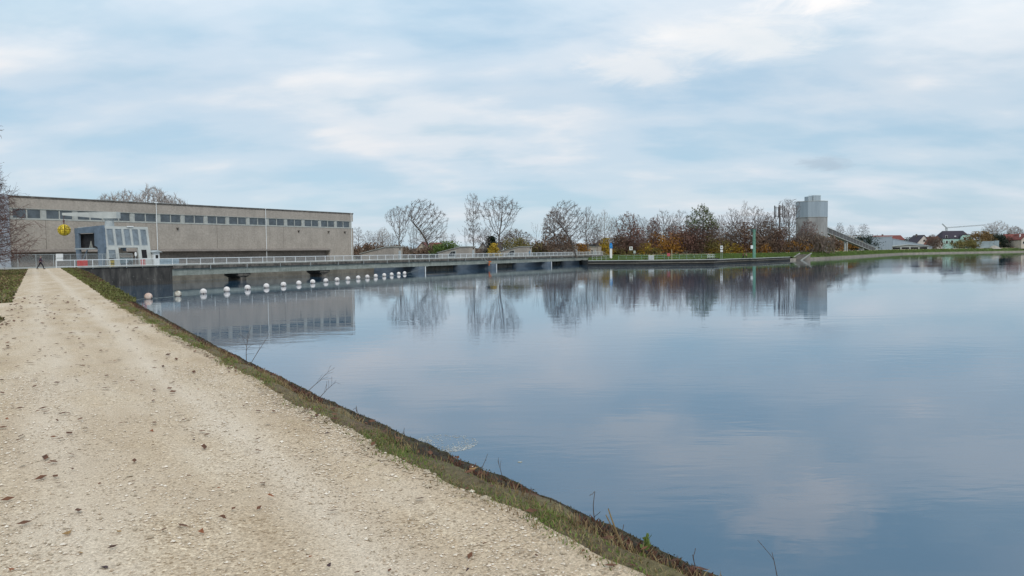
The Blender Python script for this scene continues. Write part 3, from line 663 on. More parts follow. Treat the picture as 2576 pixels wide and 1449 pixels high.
# ------------------------------------------------------------------ things on the far quay
def crest(u):
    k = (u-1288)/FPX; best = 0
    for a, c in zip(CR, CR[1:]):
        if a[0]/a[1] <= k <= c[0]/c[1]: t = (k-a[0]/a[1])/(c[0]/c[1]-a[0]/a[1]); best = a[1]+(c[1]-a[1])*t
    return best
def far(u, v, z=None, Y=None): return atz(u, v, z) if z is not None else atY(u, v, Y)
def zt(u, v, Y): return atY(u, v, Y).z
p = atY(1537, 650, 262)
ts = thing('information_column', 'tall white information column with a blue head beside the bridge stairs', 'information column', (p.x, 262, 1.6))
zt1, ztm, zt0 = zt(1537, 611, 262)-1.6, zt(1537, 625, 262)-1.6, zt(1537, 642, 262)-1.6
b = MB(); b.box(-.38, .38, -.2, .2, 0, ztm); b.build('column', white_plain, ts)
b = MB(); b.box(-.5, .5, -.28, .28, ztm, zt1-.5).box(-.36, .36, -.2, .2, zt1-.5, zt1); b.build('head', blue_paint, ts)
b = MB(); b.prism([(-.3, ztm+.8), (.25, ztm+1.15), (.32, ztm+1.0), (-.22, ztm+.65)], -.30, -.282, 'y'); b.build('emblem', mat('light_blue', (.15, .50, .80), .5), ts)
# quay rail
def rail_poly(name, label, pts, h, nb, mm, cat='railing', mid=True, r=.03):
    o = thing(name, label, cat, pts[0]); base = Vector(pts[0]); b = MB()
    q = [Vector(x)-base for x in pts]
    for hh in ((h, h*.5) if mid else (h,)): b.path([x+Vector((0, 0, hh)) for x in q], r, 4)
    b.build('rails', mm, o)
    for a, c in zip(q, q[1:]):
        k = max(1, round((c-a).length/nb))
        for i in range(k): t = a.lerp(c, i/k); m_ = MB(); m_.tube(t, t+Vector((0, 0, h)), r*1.2, n=5); m_.build('post', mm, o)
    return o
galv = mat('galvanised_green', (.24, .34, .30), .5)
rail_poly('quay_railing', 'thin grey-green railing along the grass of the far quay', [(34, 246, 1.5), (46, 245, 1.5), (58, 246, 1.5), (66, 250, 1.5)], 1.35, 2.6, galv, r=.06)
rail_poly('stair_railing', 'pale tubular railing on the quay below the bridge stairs', [(25.5, 245, 1.5), (31.5, 246.5, 1.5)], 1.4, 1.4, grey_steel, r=.05)
p = atz(1638, 653, 1.5); p = atY(1638, 650, 241)
cb = thing('switch_cabinet', 'white electrical cabinet standing on the far quay', 'cabinet', (p.x, 241, 1.5))
b = MB(); b.box(-.84, .84, -.4, .4, 0, 1.3); b.build('body', conc_pale, cb)
b = MB(); b.box(-.9, .9, -.46, .46, 1.3, 1.4); b.build('lid', white_plain, cb)
b = MB(); b.box(-.74, -.04, -.44, -.402, .1, 1.2); b.build('door', grey_steel, cb)
b = MB(); b.box(.04, .74, -.44, -.402, .1, 1.2); b.build('door', grey_steel, cb)
p = atY(1682, 640, 244)
lr = thing('lifebuoy_box', 'red life ring holder on a post above the far quay', 'life ring', (p.x, 244, 1.5))
b = MB(); b.tube((0, 0, 0), (0, 0, 1.6), .05); b.build('post', grey_steel, lr)
b = MB(); b.torus((0, -.1, 1.5), .30, .11, 18, 8, 'y'); b.build('ring', mat('ring_red', (.62, .12, .14), .5), lr, smooth=True)
b = MB(); b.box(-.5, .5, -.02, .04, 1.02, 1.98); b.build('board', mat('board_red', (.50, .12, .14), .6), lr)
p = atY(1690, 640, 243)
b = MB(); b.tube((0, 0, 0), (0, 0, 3.1), .07, n=6).sphere((0, 0, 3.12), .09, 8, 6); tag(b.build('marker_pole', mat('pole_cream', (.62, .55, .36), .6), loc=(p.x, 243, 1.5)), 'thin cream pole beside the red life ring', 'pole')
# navigation signs on two posts
p = atY(1815, 640, 245)
ns = thing('navigation_sign', 'white navigation sign with a black arrow on two thin posts', 'sign', (p.x, 245, 1.5))
for x in (-.2, .24):
    b = MB(); b.tube((x, 0, 0), (x, 0, 2.4), .04, n=6); b.build('post', grey_steel, ns)
b = MB(); b.box(-.38, .40, -.10, -.05, 3.02, 4.2); b.build('board', white_plain, ns)
b = MB(); b.box(-.38, .40, -.10, -.05, 2.2, 2.78); b.build('board', white_plain, ns)
b = MB(); b.box(-.38, .40, -.09, -.05, 2.79, 3.01); b.build('crossbar', dark, ns)
b = MB(); b.prism([(-.2, 3.45), (.02, 3.45), (.02, 3.3), (.28, 3.55), (.02, 3.8), (.02, 3.65), (-.2, 3.65)], -.125, -.103, 'y'); b.build('arrow', black, ns)
b = MB(); b.box(-.22, .26, -.12, -.103, 3.98, 4.1); b.build('bar_mark', black, ns)
b = MB(); b.box(-.1, .14, -.12, -.103, 2.46, 2.53); b.build('bar_mark', black, ns)
# platform frame
p = atY(1805, 640, 243)
pf = thing('boarding_frame', 'low grey frame platform on the quay left of the arrow sign', 'platform', (p.x-1.5, 243, 1.5))
b = MB(); b.box(-1.8, 1.9, -.4, .6, .0, .28); b.build('base', dark, pf)
b = MB()
for k in range(5): b.box(-1.7+.5*k, -1.63+.5*k, -.3, -.22, .28, 1.45)
b.box(-1.7, .37, -.3, -.22, 1.38, 1.45).box(-1.7, .37, -.3, -.22, .8, .86); b.build('frame', white_steel, pf)
# green gauge post
p = atY(1897, 640, 258)
gp = thing('green_post', 'tall green steel post with a lamp arm on the far quay', 'post', (p.x, 258, 1.4))
hh = zt(1897, 577.5, 258)-1.4
b = MB(); b.box(-.42, .42, -.4, .4, 0, hh-3.4); b.build('lower_column', green_paint, gp)
b = MB(); b.box(-.36, .36, -.35, .35, hh-3.4, hh); b.build('upper_column', green_paint, gp)
b = MB(); b.box(-.5, .5, -.48, .48, hh-3.55, hh-3.4); b.build('collar', green_paint, gp)
b = MB(); b.box(-1.4, .55, -.25, .25, hh, hh+.2).box(-.85, -.37, -.3, .3, hh-.7, hh-.002).box(.37, .55, -.3, .3, hh-.6, hh-.002); b.build('arm', mat('arm_dark', (.05, .09, .08), .6), gp)
b = MB(); b.box(-2.1, -1.41, -.2, .2, hh-.3, hh+.05).tube((-1.15, 0, hh), (-1.15, 0, hh-1.7), .08, n=6); b.build('lamp', grey_steel, gp)
b = MB(); b.box(-1.15, -.43, -.3, .1, 3.2, 4.3); b.build('box', white_plain, gp)
p = atY(1547*1.37, 640, 285)
# two smaller signs in the trees
for (u, v0, v1, wd_, lab) in ((1578+96, 614, 626, 2.0, ''),):
    pass
p = atY(1519*1.0+0, 640, 280)
q_ = atY((2350+1440/8.587)/1.59, 640, 283)
tsn = thing('town_sign', 'small white sign on a tall post in the bushes beyond the quay grass', 'sign', (q_.x, 283, 2.4))
b = MB(); b.tube((0, 0, 0), (0, 0, 3.6), .06, n=6); b.build('post', mat('post_brown', (.12, .08, .05), .8), tsn)
b = MB(); b.box(-.05, 1.15, -.06, 0, 2.2, 3.5); b.build('board', white_plain, tsn)
b = MB(); b.box(.2, .9, -.085, -.062, 2.8, 3.2).box(.4, .8, -.085, -.062, 2.45, 2.65); b.build('marks', lf_green, tsn)
q_ = atY((2350+1615/8.587)/1.59, 640, 283)
ts2 = thing('path_sign', 'pale square notice low in the bushes right of the taller white sign', 'sign', (q_.x, 283, 2.4))
b = MB(); b.tube((0, .04, 0), (0, .04, 1.6), .05, n=6); b.build('post', grey_steel, ts2)
b = MB(); b.box(-.4, .4, -.05, 0, 1.0, 2.0); b.build('board', mat('notice_grey', (.45, .50, .46), .6), ts2)
# concrete steps on the bank
p = atz(2010, 655, 0)
bs = thing('bank_steps', 'grey concrete boat steps running down the bank into the water', 'steps', (108, 294, 0), rad(-52))
b = MB()
for k in range(7): b.box(-2.2, 2.2, k*.9, (k+1)*.9, -.6, .35+k*.3)
b.build('steps', slope_conc, bs)
for x in (-2.6, 2.3):
    b = MB(); b.prism([(-.8, -.5), (6.6, 2.4), (6.6, 2.75), (-.8, .05)], x, x+.3, 'x'); b.build('cheek_wall', conc, bs)
# ------------------------------------------------------------------ gravel works: silo, conveyor, sheds
Ys = 352
pc = atY(2041, 640, Ys); Rr = 6.95
sl = thing('gravel_silo', 'tall round silo clad in blue-grey metal above a concrete base', 'silo', (pc.x, Ys, 2.6), rad(12))
zt_, zm_ = zt(2041, 507, Ys)-2.6, zt(2041, 547, Ys)-2.6
def ring(mb, r0, z0, r1, z1, n=20):
    mb.tube((0, 0, z0), (0, 0, z1), r0, r1, n)
b = MB(); ring(b, Rr*.985, -1, Rr*.985, zm_+.3, 8); b.build('base', silo_conc, sl)
b = MB(); ring(b, Rr, zm_, Rr, zt_-.25, 8); b.build('cladding', silo_clad, sl)
b = MB(); ring(b, Rr+.08, zt_-.25, Rr+.08, zt_, 8); b.tube((0, 0, zm_-.1), (0, 0, zm_+.05), Rr+.1, Rr+.1, 8); b.build('rim', conc_pale, sl)
b = MB(); b.box(-2.6, -.4, -1.4, 1.6, zt_, zt_+2.2); b.box(-.3, 3.2, -1.8, 1.8, zt_+.0, zt_+2.6); b.build('roof_house', silo_clad, sl)
b = MB()
for x in (-2.6, -.4, 3.3): b.box(x-.05, x+.05, -1.95, -1.85, zt_, zt_+2.75)
b.box(-2.6, 3.3, -1.95, -1.85, zt_+2.7, zt_+2.78); b.build('roof_frame', grey_steel, sl)
c0 = atY(2073, 560, Ys); c1 = atY(2196, 630, 430)
cv = thing('conveyor', 'enclosed conveyor bridge sloping down from the silo to the grey shed', 'conveyor', (c0.x, c0.y, 2.6))
a = Vector((0, 0, zt(2074, 577, Ys)-2.6)); c = Vector((c1.x-c0.x, c1.y-c0.y, .6)); 
b = MB(); dd = (c-a).normalized(); up = Vector((0, 0, 1)); sn = dd.cross(up).normalized(); u2 = sn.cross(dd)
def beam(mb, a, c, sn, u2, w_, h0, h1):
    i = len(mb.v)
    for p_ in (a, c):
        for q1, q2 in ((-w_, h0), (w_, h0), (w_, h1), (-w_, h1)): t = p_+sn*q1+u2*q2; mb.v.append(t.to_tuple())
    mb.f += [(i+3, i+2, i+1, i), (i+4, i+5, i+6, i+7)]+[(i+j, i+(j+1) % 4, i+4+(j+1) % 4, i+4+j) for j in range(4)]
beam(b, a, c, sn, u2, 1.1, -1.2, .9); b.build('gallery', mat('gallery_dark', (.13, .125, .12), .8, (.09, .085, .08), .5), cv)
b = MB(); beam(b, a, c, sn, u2, 1.25, .9, 1.15); beam(b, a, c, sn, u2, 1.2, -1.45, -1.2); b.build('flange', conc_pale, cv)
b = MB()
for k in range(15):
    t = a.lerp(c, (k+.5)/15); beam(b, t-dd*.08, t+dd*.08, sn, u2, 1.16, -1.19, .89)
b.build('ribs', grey_steel, cv)
b = MB(); beam(b, a+u2*2.1, c+u2*2.1, sn, u2, .04, 0, .08)
for k in range(12): t = a.lerp(c, (k+.5)/12); b.tube(t+u2*1.1, t+u2*2.1, .04, n=4)
b.build('handrail', grey_steel, cv)
for f, in ((.40,), (.74,)):
    t = a.lerp(c, f); b = MB(); b.box(t.x-.75, t.x-.2, t.y-.5, t.y+.5, -.6, t.z-1.3).box(t.x+.15, t.x+.7, t.y-.5, t.y+.5, -.6, t.z-1.5).box(t.x-.8, t.x+.75, t.y-.6, t.y+.6, t.z-2.2, t.z-1.6); b.build('support', conc_pale, cv)
# mobile phone mast
p = atY(1961, 640, 330); ms = thing('antenna_mast', 'antenna mast with upright panel antennas rising above the trees left of the silo', 'antenna mast', (p.x, 330, 2.6)); hm = zt(1961, 516, 330)-2.6
b = MB(); b.tube((0, 0, 0), (0, 0, hm), .45, .35, 10); b.build('pole', mat('mast_grey', (.22, .20, .19), .7), ms)
for k in range(5):
    x = (-2.3, -1.3, -.8, 1.6, 2.0)[k]; y = (-.5, .9, -1.0, .8, -.6)[k]
    b = MB(); b.box(x-.17, x+.17, y-.12, y+.12, hm-5.4+.4*(k % 2), hm-.2-.3*(k % 3)); b.build('antenna', grey_steel if k % 2 else dark, ms)
b = MB(); b.box(-2.4, 2.1, -.06, .06, hm-4.9, hm-4.75).box(-2.4, 2.1, -.06, .06, hm-1.0, hm-.85).box(-.06, .06, -1.0, 1.0, hm-1.3, hm-1.2); b.build('bracket', dark, ms)

def hall(name, label, cat, u0, u1, vt, Y, dy, mm, base=2.62, roofm=None, vt1=None):
    x0, x1 = atY(u0, 630, Y).x, atY(u1, 630, Y).x; h = zt(u0, vt, Y)-base; h1 = zt(u1, vt1, Y)-base if vt1 else h
    o = thing(name, label, cat, (x0, Y, base)); W_ = x1-x0
    b = MB(); b.prism([(0, -.3), (W_, -.3), (W_, h1), (0, h)], 0, dy, 'y'); b.build('wall', mm, o)
    b = MB(); b.prism([(-.15, h), (W_+.15, h1), (W_+.15, h1+.35), (-.15, h+.35)], -.2, dy+.2, 'y'); b.build('roof', roofm or grey_steel, o)
    return o, W_, h
o, W_, h_ = hall('cladded_shed', 'tall plain blue-grey metal shed at the foot of the conveyor', 'shed', 2193, 2244, 597, 482, 18, metal_clad)
b = MB(); b.box(W_*.2, W_*.2+1.5, -.05, 0, 0, 2.2); b.build('door', grey_steel, o)
o, W_, h_ = hall('sloped_hall', 'grey hall with a long roof falling to the right behind the low shed', 'hall', 2245, 2345, 601, 508, 12, metal_clad, roofm=mat('roof_sheet', (.30, .34, .37), .6), vt1=621)
b = MB(); b.box(W_*.8, W_*.8+3, -.05, 0, 0, 2.6); b.build('gate', grey_steel, o)
# low shed with shallow gable
x0, x1 = atY(2243, 630, 502).x, atY(2336, 630, 502).x; W_ = x1-x0
ls = thing('low_shed', 'low wide shed with a shallow white gable roof and dark openings behind the levee', 'shed', (x0, 502, 2.62))
h0 = zt(2243, 620.5, 502)-2.62; h1 = zt(2285, 616, 502)-2.62
b = MB(); b.prism([(0, -.3), (W_, -.3), (W_, h0), (W_*.45, h1), (0, h0)], .3, 14, 'y'); b.build('wall', conc_pale, ls)
b = MB(); b.prism([(-.5, h0), (W_*.45, h1), (W_+.5, h0), (W_+.5, h0+.25), (W_*.45, h1+.3), (-.5, h0+.25)], -.5, 14.5, 'y'); b.build('roof', conc_pale, ls)
for k in range(4):
    b = MB(); b.box(.8+k*W_/4.1, .8+k*W_/4.1+W_/5, .2, .298, .2, h0-.5); b.build('window', dark, ls)

def house(name, label, u0, u1, v_eave, v_ridge, Y, wallm, roofm, ridge='x', dy=10, wins=(), base=2.62, chim=True, hip=0.0, ov=.5):
    x0, x1 = atY(u0, 630, Y).x, atY(u1, 630, Y).x; W_ = x1-x0; he = zt(u0, v_eave, Y)-base; hr = zt((u0+u1)/2, v_ridge, Y)-base
    o = thing(name, label, 'house', (x0, Y, base))
    if ridge == 'x':
        b = MB(); b.box(0, W_, 0, dy, -.3, he)
        if not hip: b.prism([(0.01, he), (dy-.01, he), (dy/2, hr-.15)], .02, W_-.02, 'x')
        b.build('wall', wallm, o)
        b = MB(); i = 0; hx = hip*W_
        A_ = [(-ov, -ov, he-.2), (W_+ov, -ov, he-.2), (W_+ov, dy+ov, he-.2), (-ov, dy+ov, he-.2), (-ov+hx, dy/2, hr), (W_+ov-hx, dy/2, hr)]
        b.v += A_ + [(x, y, z+.25) for x, y, z in A_]
        for f in ((0, 1, 5, 4), (2, 3, 4, 5)): b.f += [f[::-1], tuple(k+6 for k in f)]
        b.f += [(0, 1, 7, 6), (2, 3, 9, 8), (0, 4, 10, 6), (3, 4, 10, 9), (1, 5, 11, 7), (2, 5, 11, 8)]
        if hip: b.f += [(6, 10, 9), (7, 8, 11)]
        rf = b.build('roof', roofm, o)
    else:
        b = MB(); b.prism([(0, -.3), (W_, -.3), (W_, he), (W_/2, hr-.1), (0, he)], 0, dy, 'y'); b.build('wall', wallm, o)
        b = MB(); k = (hr-he)/(W_/2)
        b.prism([(-ov, he-ov*k), (W_/2, hr), (W_+ov, he-ov*k), (W_+ov, he-ov*k+.35), (W_/2, hr+.35), (-ov, he-ov*k+.35)], -ov, dy+ov, 'y'); rf = b.build('roof', roofm, o)
    if chim: b = MB(); b.box(W_*.35, W_*.35+.9, dy*.55, dy*.55+.9, hr-1, hr+1.1); b.build('chimney', conc_edge, rf)
    for (fx, fz, ww_, wh_) in wins:
        b = MB(); x = fx*W_; z = fz*hr; b.box(x-.12, x+ww_+.12, -.07, 0, z-.12, z+wh_+.12); f = b.build('window', white_plain, o)
        b = MB(); b.box(x, x+ww_, -.1, -.071, z, z+wh_); b.build('pane', black, f)
    return o, W_, he, hr
house('red_roof_house', 'long dark-red roofed house behind the tall metal shed', 2206, 2274, 604, 592.5, 560, house_white, roof_red, 'x', 12, wins=((.3, .3, 1, 1.3),))
house('gable_house', 'white gabled house with a dark roof behind the long grey hall', 2306, 2342, 612, 592, 545, house_white, roof_dark, 'y', 14, wins=((.45, .55, 1.2, 1.4), (.3, .15, 1.2, 1.4), (.6, .15, 1.2, 1.4)))
house('white_gable_house', 'small white gable house with an orange-red roof left of the mint house', 2344, 2371, 613, 596, 535, house_white, roof_orange, 'y', 14, wins=((.4, .3, 1.1, 1.3),))
# mint house
o, W_, he, hr = house('mint_house', 'mint green two-storey house with a dark hipped roof and a wide dormer', 2372, 2444, 600, 581, 545, mint, roof_dark, 'x', 12, wins=((.09, .62, 1.2, 1.7), (.28, .30, 1.5, 2.2), (.1, .3, 1.3, 2.0)), hip=.16, chim=False)
b = MB(); x0 = W_*.58; x1 = W_*.99; b.prism([(x0, -.2), (x1, -.2), (x1, he+1.0), (x1-1.6, he+2.4), (x0+1.6, he+2.4), (x0, he+1.0)], -1.2, 4, 'y'); dm = b.build('dormer', mint, o)
b = MB(); b.prism([(x0-.4, he+.8), (x0+1.5, he+2.42), (x1-1.5, he+2.42), (x1+.4, he+.8), (x1+.4, he+1.1), (x1-1.4, he+2.75), (x0+1.4, he+2.75), (x0-.4, he+1.1)], -1.6, 5, 'y'); b.build('roof', roof_dark, dm)
for fx in (.28, .68):
    x = x0+(x1-x0)*fx; b = MB(); b.box(x-.1, x+1.4, -1.26, -1.2, he-1.3, he+.6); f = b.build('window', white_plain, dm)
for fx in (.28, .68):
    x = x0+(x1-x0)*fx; b = MB(); b.box(x, x+1.3, -1.3, -1.265, he-1.2, he+.5); b.build('pane', dark, o)
b = MB(); b.box(W_*.42, W_*.42+1.2, .8, 1.6, he+1.2, he+1.8); b.build('roof_window', white_plain, o)
house('timbered_house', 'red-roofed house with a cream gable at the right edge of the picture', 2540, 2584, 610, 589, 540, house_cream, roof_red, 'x', 14, wins=((.62, .2, 1.2, 1.4),), chim=True)
x0 = atY(2546, 630, 538).x; o = thing('gable_dormer', 'pointed cream dormer gable in front of the dark red roof at the right edge', 'gable', (x0, 536, 2.62))
b = MB(); b.prism([(0, 0), (5.4, 0), (2.3, 8.4)], 0, 3.5, 'y'); b.build('wall', house_cream, o)
b = MB(); b.prism([(-.5, 0), (2.3, 9.1), (2.3, 8.42), (-.1, 0)], -.3, 3.6, 'y').prism([(5.5, 0), (2.31, 8.42), (2.31, 9.1), (6, 0)], -.3, 3.6, 'y'); b.build('roof', roof_red, o)
x0 = atY(2573, 630, 530).x; b = MB(); b.tube((0, 0, 0), (0, 0, 9.6), .5, .45, 10); tag(b.build('white_flue', white_plain, loc=(atY(2565.5, 630, 532).x, 532, 2.62)), 'white upright flue pipe in front of the dark red roof', 'flue')
house('edge_house', 'cream house wall cut off by the right picture edge', 2569, 2600, 602, 588, 528, house_cream, roof_red, 'y', 12, wins=((.12, .3, 1.2, 1.6),), chim=False)
# houses glimpsed between trees over the weir
house('hut_gable_house', 'cream half-timbered gable house glimpsed between the second and third hut', 1200, 1228, 632, 612, 330, house_white, roof_dark, 'y', 12, wins=((.42, .35, 1.0, 1.2), (.2, .1, .9, 1.1), (.65, .1, .9, 1.1)), chim=False)
house('dark_roof_house', 'dark-roofed house beside the half-timbered gable behind the weir', 1229, 1262, 628, 610, 345, house_white, roof_dark, 'x', 12, chim=False)
house('pink_gable_house', 'cream gable house with a brown roof behind the big leaning bare tree', 1048, 1078, 626, 610, 350, house_cream, roof_red, 'y', 12, wins=((.4, .3, 1.0, 1.4),), chim=False)
house('brown_roof_house', 'brown-roofed house right of the cream gable behind the bare trees', 1079, 1108, 628, 611, 352, house_cream, roof_red, 'x', 12, chim=False)
house('small_white_house', 'small white gable house right of the power hall end', 906, 922, 630, 620, 330, house_white, roof_dark, 'y', 10, chim=False)
house('quay_white_house', 'white roof gable glimpsed between the trees above the switch cabinet', 1612, 1636, 622, 609, 380, house_white, conc_pale, 'y', 10, chim=False)
# wall and heap right
x0 = atY(2457, 630, 520).x; b = MB(); b.box(0, 12, 0, .5, -.3, 5.0).box(12.1, 15, -.1, .6, -.3, 5.3); tag(b.build('block_wall', mat('block_wall', (.30, .36, .38), .9, (.22, .26, .27), .3), loc=(atY(2457, 630, 524).x, 524, 2.62)), 'blue-grey block wall beside the gravel heap on the levee', 'wall')
x0 = atY(2488, 630, 516).x; b = MB(); b.tube((0, 0, -.3), (0, 0, 2.7), 5.2, 1.2, 18).tube((0, 0, 2.7), (0, 0, 3.1), 1.2, .2, 18)
tag(b.build('gravel_heap', gravelpile, loc=(atY(2497, 630, 526).x, 526, 2.62)), 'pale conical gravel heap left of the dark red-roofed house', 'gravel heap')
# tower crane
p = atY(2380, 640, 640); tcx = thing('tower_crane', 'thin tower crane with a long jib above the mint house roof', 'tower crane', (p.x, 640, 2.6)); hb = zt(2380, 573, 640)-2.6
def lattice(mb, a, c, w_, k, r):
    a, c = Vector(a), Vector(c); d_ = (c-a).normalized(); s_ = d_.orthogonal().normalized()*w_; t_ = d_.cross(s_)
    cs = [s_, t_, -s_, -t_]
    for q in cs: mb.tube(a+q, c+q, r, n=4)
    for i in range(k):
        p0 = a.lerp(c, i/k); p1 = a.lerp(c, (i+1)/k)
        for j in range(4): mb.tube(p0+cs[j], p1+cs[(j+1) % 4], r*.7, n=3)
b = MB(); lattice(b, (0, 0, 0), (0, 0, hb), .8, 14, .13); b.build('mast', grey_steel, tcx)
b = MB(); e1 = atY(2477, 566, 640)-tcx.location; lattice(b, (0, 0, hb), (e1.x, e1.y, e1.z), .5, 26, .12); b.build('jib', grey_steel, tcx)
b = MB(); e2 = atY(2370, 563, 640)-tcx.location; lattice(b, (0, 0, hb), (e2.x, e2.y, e2.z), .4, 5, .12); b.build('counter_jib', grey_steel, tcx)
b = MB(); b.tube((e2.x, 0, e2.z), (e1.x*.7, 0, hb+(e1.z-hb)*.7+.6), .05, n=4); b.build('tie_rod', white_steel, tcx)

# ------------------------------------------------------------------ trees
def rv(r): return Vector((r.gauss(0, 1), r.gauss(0, 1), r.gauss(0, 1)))
from mathutils.kdtree import KDTree
def grow(r, spec, H):
    tr, cr, lf = MB(), MB(), MB(); RR = 5.0
    z0 = spec['z0']*H; off = Vector(spec.get('off', (0, 0, 0))); prof = spec['prof']; att = []
    lobes = [(r.uniform(0, 6.28), r.uniform(.55, 1.12)) for _ in range(7)]
    while len(att) < spec['n']:
        t = r.random(); a = r.uniform(0, 6.28); q = r.random()**spec.get('bias', .45)
        lob = 1+.22*math.sin(a*2+lobes[0][0]+t*3)+.16*math.sin(a*3+lobes[1][0]-t*5); rad_ = RR*prof(t)*q*lob
        if r.random() > (.25+prof(t))**1.2: continue
        top = (1-.10*abs(math.sin(a*1.5+lobes[2][0]))) if t > .6 else 1
        att.append(Vector((rad_*math.cos(a), rad_*math.sin(a), z0+(H-z0)*t*top))+off*t)
    nodes, par = [], []
    ns_ = spec.get('stems', 1)
    for q in range(ns_):
        p = Vector((r.gauss(0, .3), r.gauss(0, .3), -.4)) if ns_ > 1 else Vector((0, 0, -.4)); pi = -1
        d = (Vector((0, 0, 1))+(Vector((r.gauss(0, 1), r.gauss(0, 1), 0))*spec.get('fan', .2) if ns_ > 1 else Vector())+off*.6/H).normalized()
        while p.z < z0+spec.get('leader', 0)*(H-z0)+(.8 if ns_ == 1 else 0):
            nodes.append(p.copy()); par.append(pi); pi = len(nodes)-1; d = (d+rv(r)*.035+Vector((0, 0, .01))+off*.01).normalized(); p = p+d*.45
    step, kill, infl = .42, spec.get('kill', .75), 3.6
    newest = 0
    for it in range(90):
        if not att: break
        kd = KDTree(len(nodes))
        for i, p in enumerate(nodes): kd.insert(p, i)
        kd.balance(); pull = {}; keep = []
        for a in att:
            co, i, dist = kd.find(a)
            if dist < kill: continue
            keep.append(a)
            if dist < infl or it < 25: v_ = pull.setdefault(i, Vector()); v_ += (a-co)/dist
        att = keep; grew = 0
        for i, v_ in pull.items():
            if v_.length < 1e-3: continue
            d = (v_.normalized()+rv(r)*.16+Vector((0, 0, spec.get('up', .12)))).normalized(); p = nodes[i]+d*step
            nodes.append(p); par.append(i); grew += 1
        if not grew or len(nodes) > 7000: break
    n = len(nodes); kids = [[] for _ in nodes]
    for i, q in enumerate(par):
        if q >= 0: kids[q].append(i)
    tw = spec.get('twig', .025); rd = [0.0]*n; E_ = 2.35
    for i in range(n-1, -1, -1):
        rd[i] = tw if not kids[i] else (sum(rd[k]**E_ for k in kids[i]))**(1/E_)
    sc_ = min(1.0, spec.get('trunk', .36)/max(rd)) if max(rd) > 0 else 1
    for i in range(n):
        q = par[i]
        if q < 0: continue
        r0 = max(tw*.8, rd[q]*sc_ if kids[q][0] == i or rd[i] > rd[q]*.8 else rd[i]*sc_*1.15); r1 = max(tw*.8, rd[i]*sc_)
        sd_ = 7 if r1 > .12 else (5 if r1 > .05 else 3)
        (tr if r1 > .085 else cr).tube(nodes[q], nodes[i], r0, r1, sd_, caps=False)
        if r1 < .05:
            base = (nodes[i]-nodes[q]).normalized()
            k = spec.get('tw', 1.3)*(2.6 if not kids[i] else 1.6); k = int(k)+(r.random() < k-int(k))
            for _ in range(k):
                d = (base+rv(r)*.5+Vector((0, 0, .18))).normalized(); L_ = r.uniform(.35, .95)*spec.get('twl', 1.0); a = nodes[q].lerp(nodes[i], r.random()); m_ = a+d*L_*.5; e_ = m_+(d+rv(r)*.25).normalized()*L_*.5
                cr.tube(a, m_, tw*.7, tw*.6, 3, caps=False); cr.tube(m_, e_, tw*.6, tw*.35, 3, caps=False)
                if spec.get('leaf') and r.random() < spec['leafp'] and (not spec.get('leaftop') or nodes[i].z > H*spec['leaftop']):
                    for _ in range(2):
                        s = spec['leaf']*r.uniform(.6, 1.3); x_ = rv(r).normalized()*s; y_ = x_.cross(rv(r)).normalized()*s*.8; c_ = e_+rv(r)*.12
                        lf.face([c_-x_, c_+y_, c_+x_, c_-y_])
    zs = sorted(v[2] for v in cr.v); k = H/zs[int(len(zs)*.998)]
    for m_ in (tr, cr, lf): m_.v = [(x, y, z*k) for x, y, z in m_.v]
    return tr, cr, lf
sn_ = math.sin; PI = math.pi
SPECS = {
 'poplar': dict(z0=.2, n=1150, prof=lambda t: max(.1, sn_(PI*(.12+t*.80))**.55), leader=.6, up=.24, tw=1.6),
 'vase': dict(z0=.28, n=1400, tw=2.0, prof=lambda t: (.18+.95*t**.8) if t < .72 else max(.1, (1-((t-.72)/.29)**2)**.5), up=.05, trunk=.5, bias=.4),
 'round': dict(z0=.22, n=1300, tw=1.7, up=.18, prof=lambda t: max(.08, sn_(PI*(.08+t*.88))**.6), leader=.35),
 'leaning': dict(z0=.3, n=1500, tw=2.0, prof=lambda t: max(.1, sn_(PI*(.12+t*.80))**.6), off=(-3.4, 0, 0), leader=.4, trunk=.5),
 'sparse': dict(z0=.3, n=110, prof=lambda t: .25+.8*t, kill=.9, tw=.7, trunk=.22, up=.15),
 'brushy': dict(z0=.18, n=750, prof=lambda t: max(.1, sn_(PI*(.15+t*.78))**.7), stems=5, fan=.14, leader=.4, up=.2, tw=1.6),
 'dome': dict(z0=.12, n=1900, prof=lambda t: max(.05, (1-(t*.99)**4.5)**.5), stems=4, fan=.25, up=.25, tw=2.6, twl=1.2, twig=.034, kill=.6),
}
PROTO = {}
def proto(key, spec, seed, bm_=None, tm=None, leaf=0, leafp=.5, lm=None, H=15, **extra):
    s_ = dict(SPECS[spec]); s_.update(extra)
    if leaf: s_['leaf'] = leaf; s_['leafp'] = leafp
    PROTO[key] = (grow(random.Random(seed), s_, H), bm_ or bark, tm or twig_m, lm, H)
proto('poplar', 'poplar', 1); proto('poplar_pale', 'poplar', 2, bark_pale, twig_pale)
proto('vase', 'vase', 23); proto('vase2', 'vase', 31, bark_pale)
proto('round', 'round', 4); proto('round_pale', 'round', 5, bark_pale, twig_pale)
proto('leaning', 'leaning', 6); proto('sparse', 'sparse', 9, bark, bark)
proto('brown', 'round', 12, leaf=.16, leafp=.6, lm=lf_brown, tw=1.8); proto('red', 'round', 13, leaf=.17, leafp=.6, lm=lf_red, tw=1.6)
proto('reddense', 'poplar', 14, leaf=.17, leafp=.8, lm=lf_red, tw=2); proto('greentop', 'round', 15, leaf=.2, leafp=.6, lm=lf_green, leaftop=.5, tw=1.8)
proto('brushy', 'brushy', 16, twig_m, twig_m); proto('dome', 'dome', 17, twig_pale, twig_pale)
proto('brushred', 'brushy', 18, twig_red, twig_red, leaf=.13, leafp=.25, lm=lf_red)
USED = {}
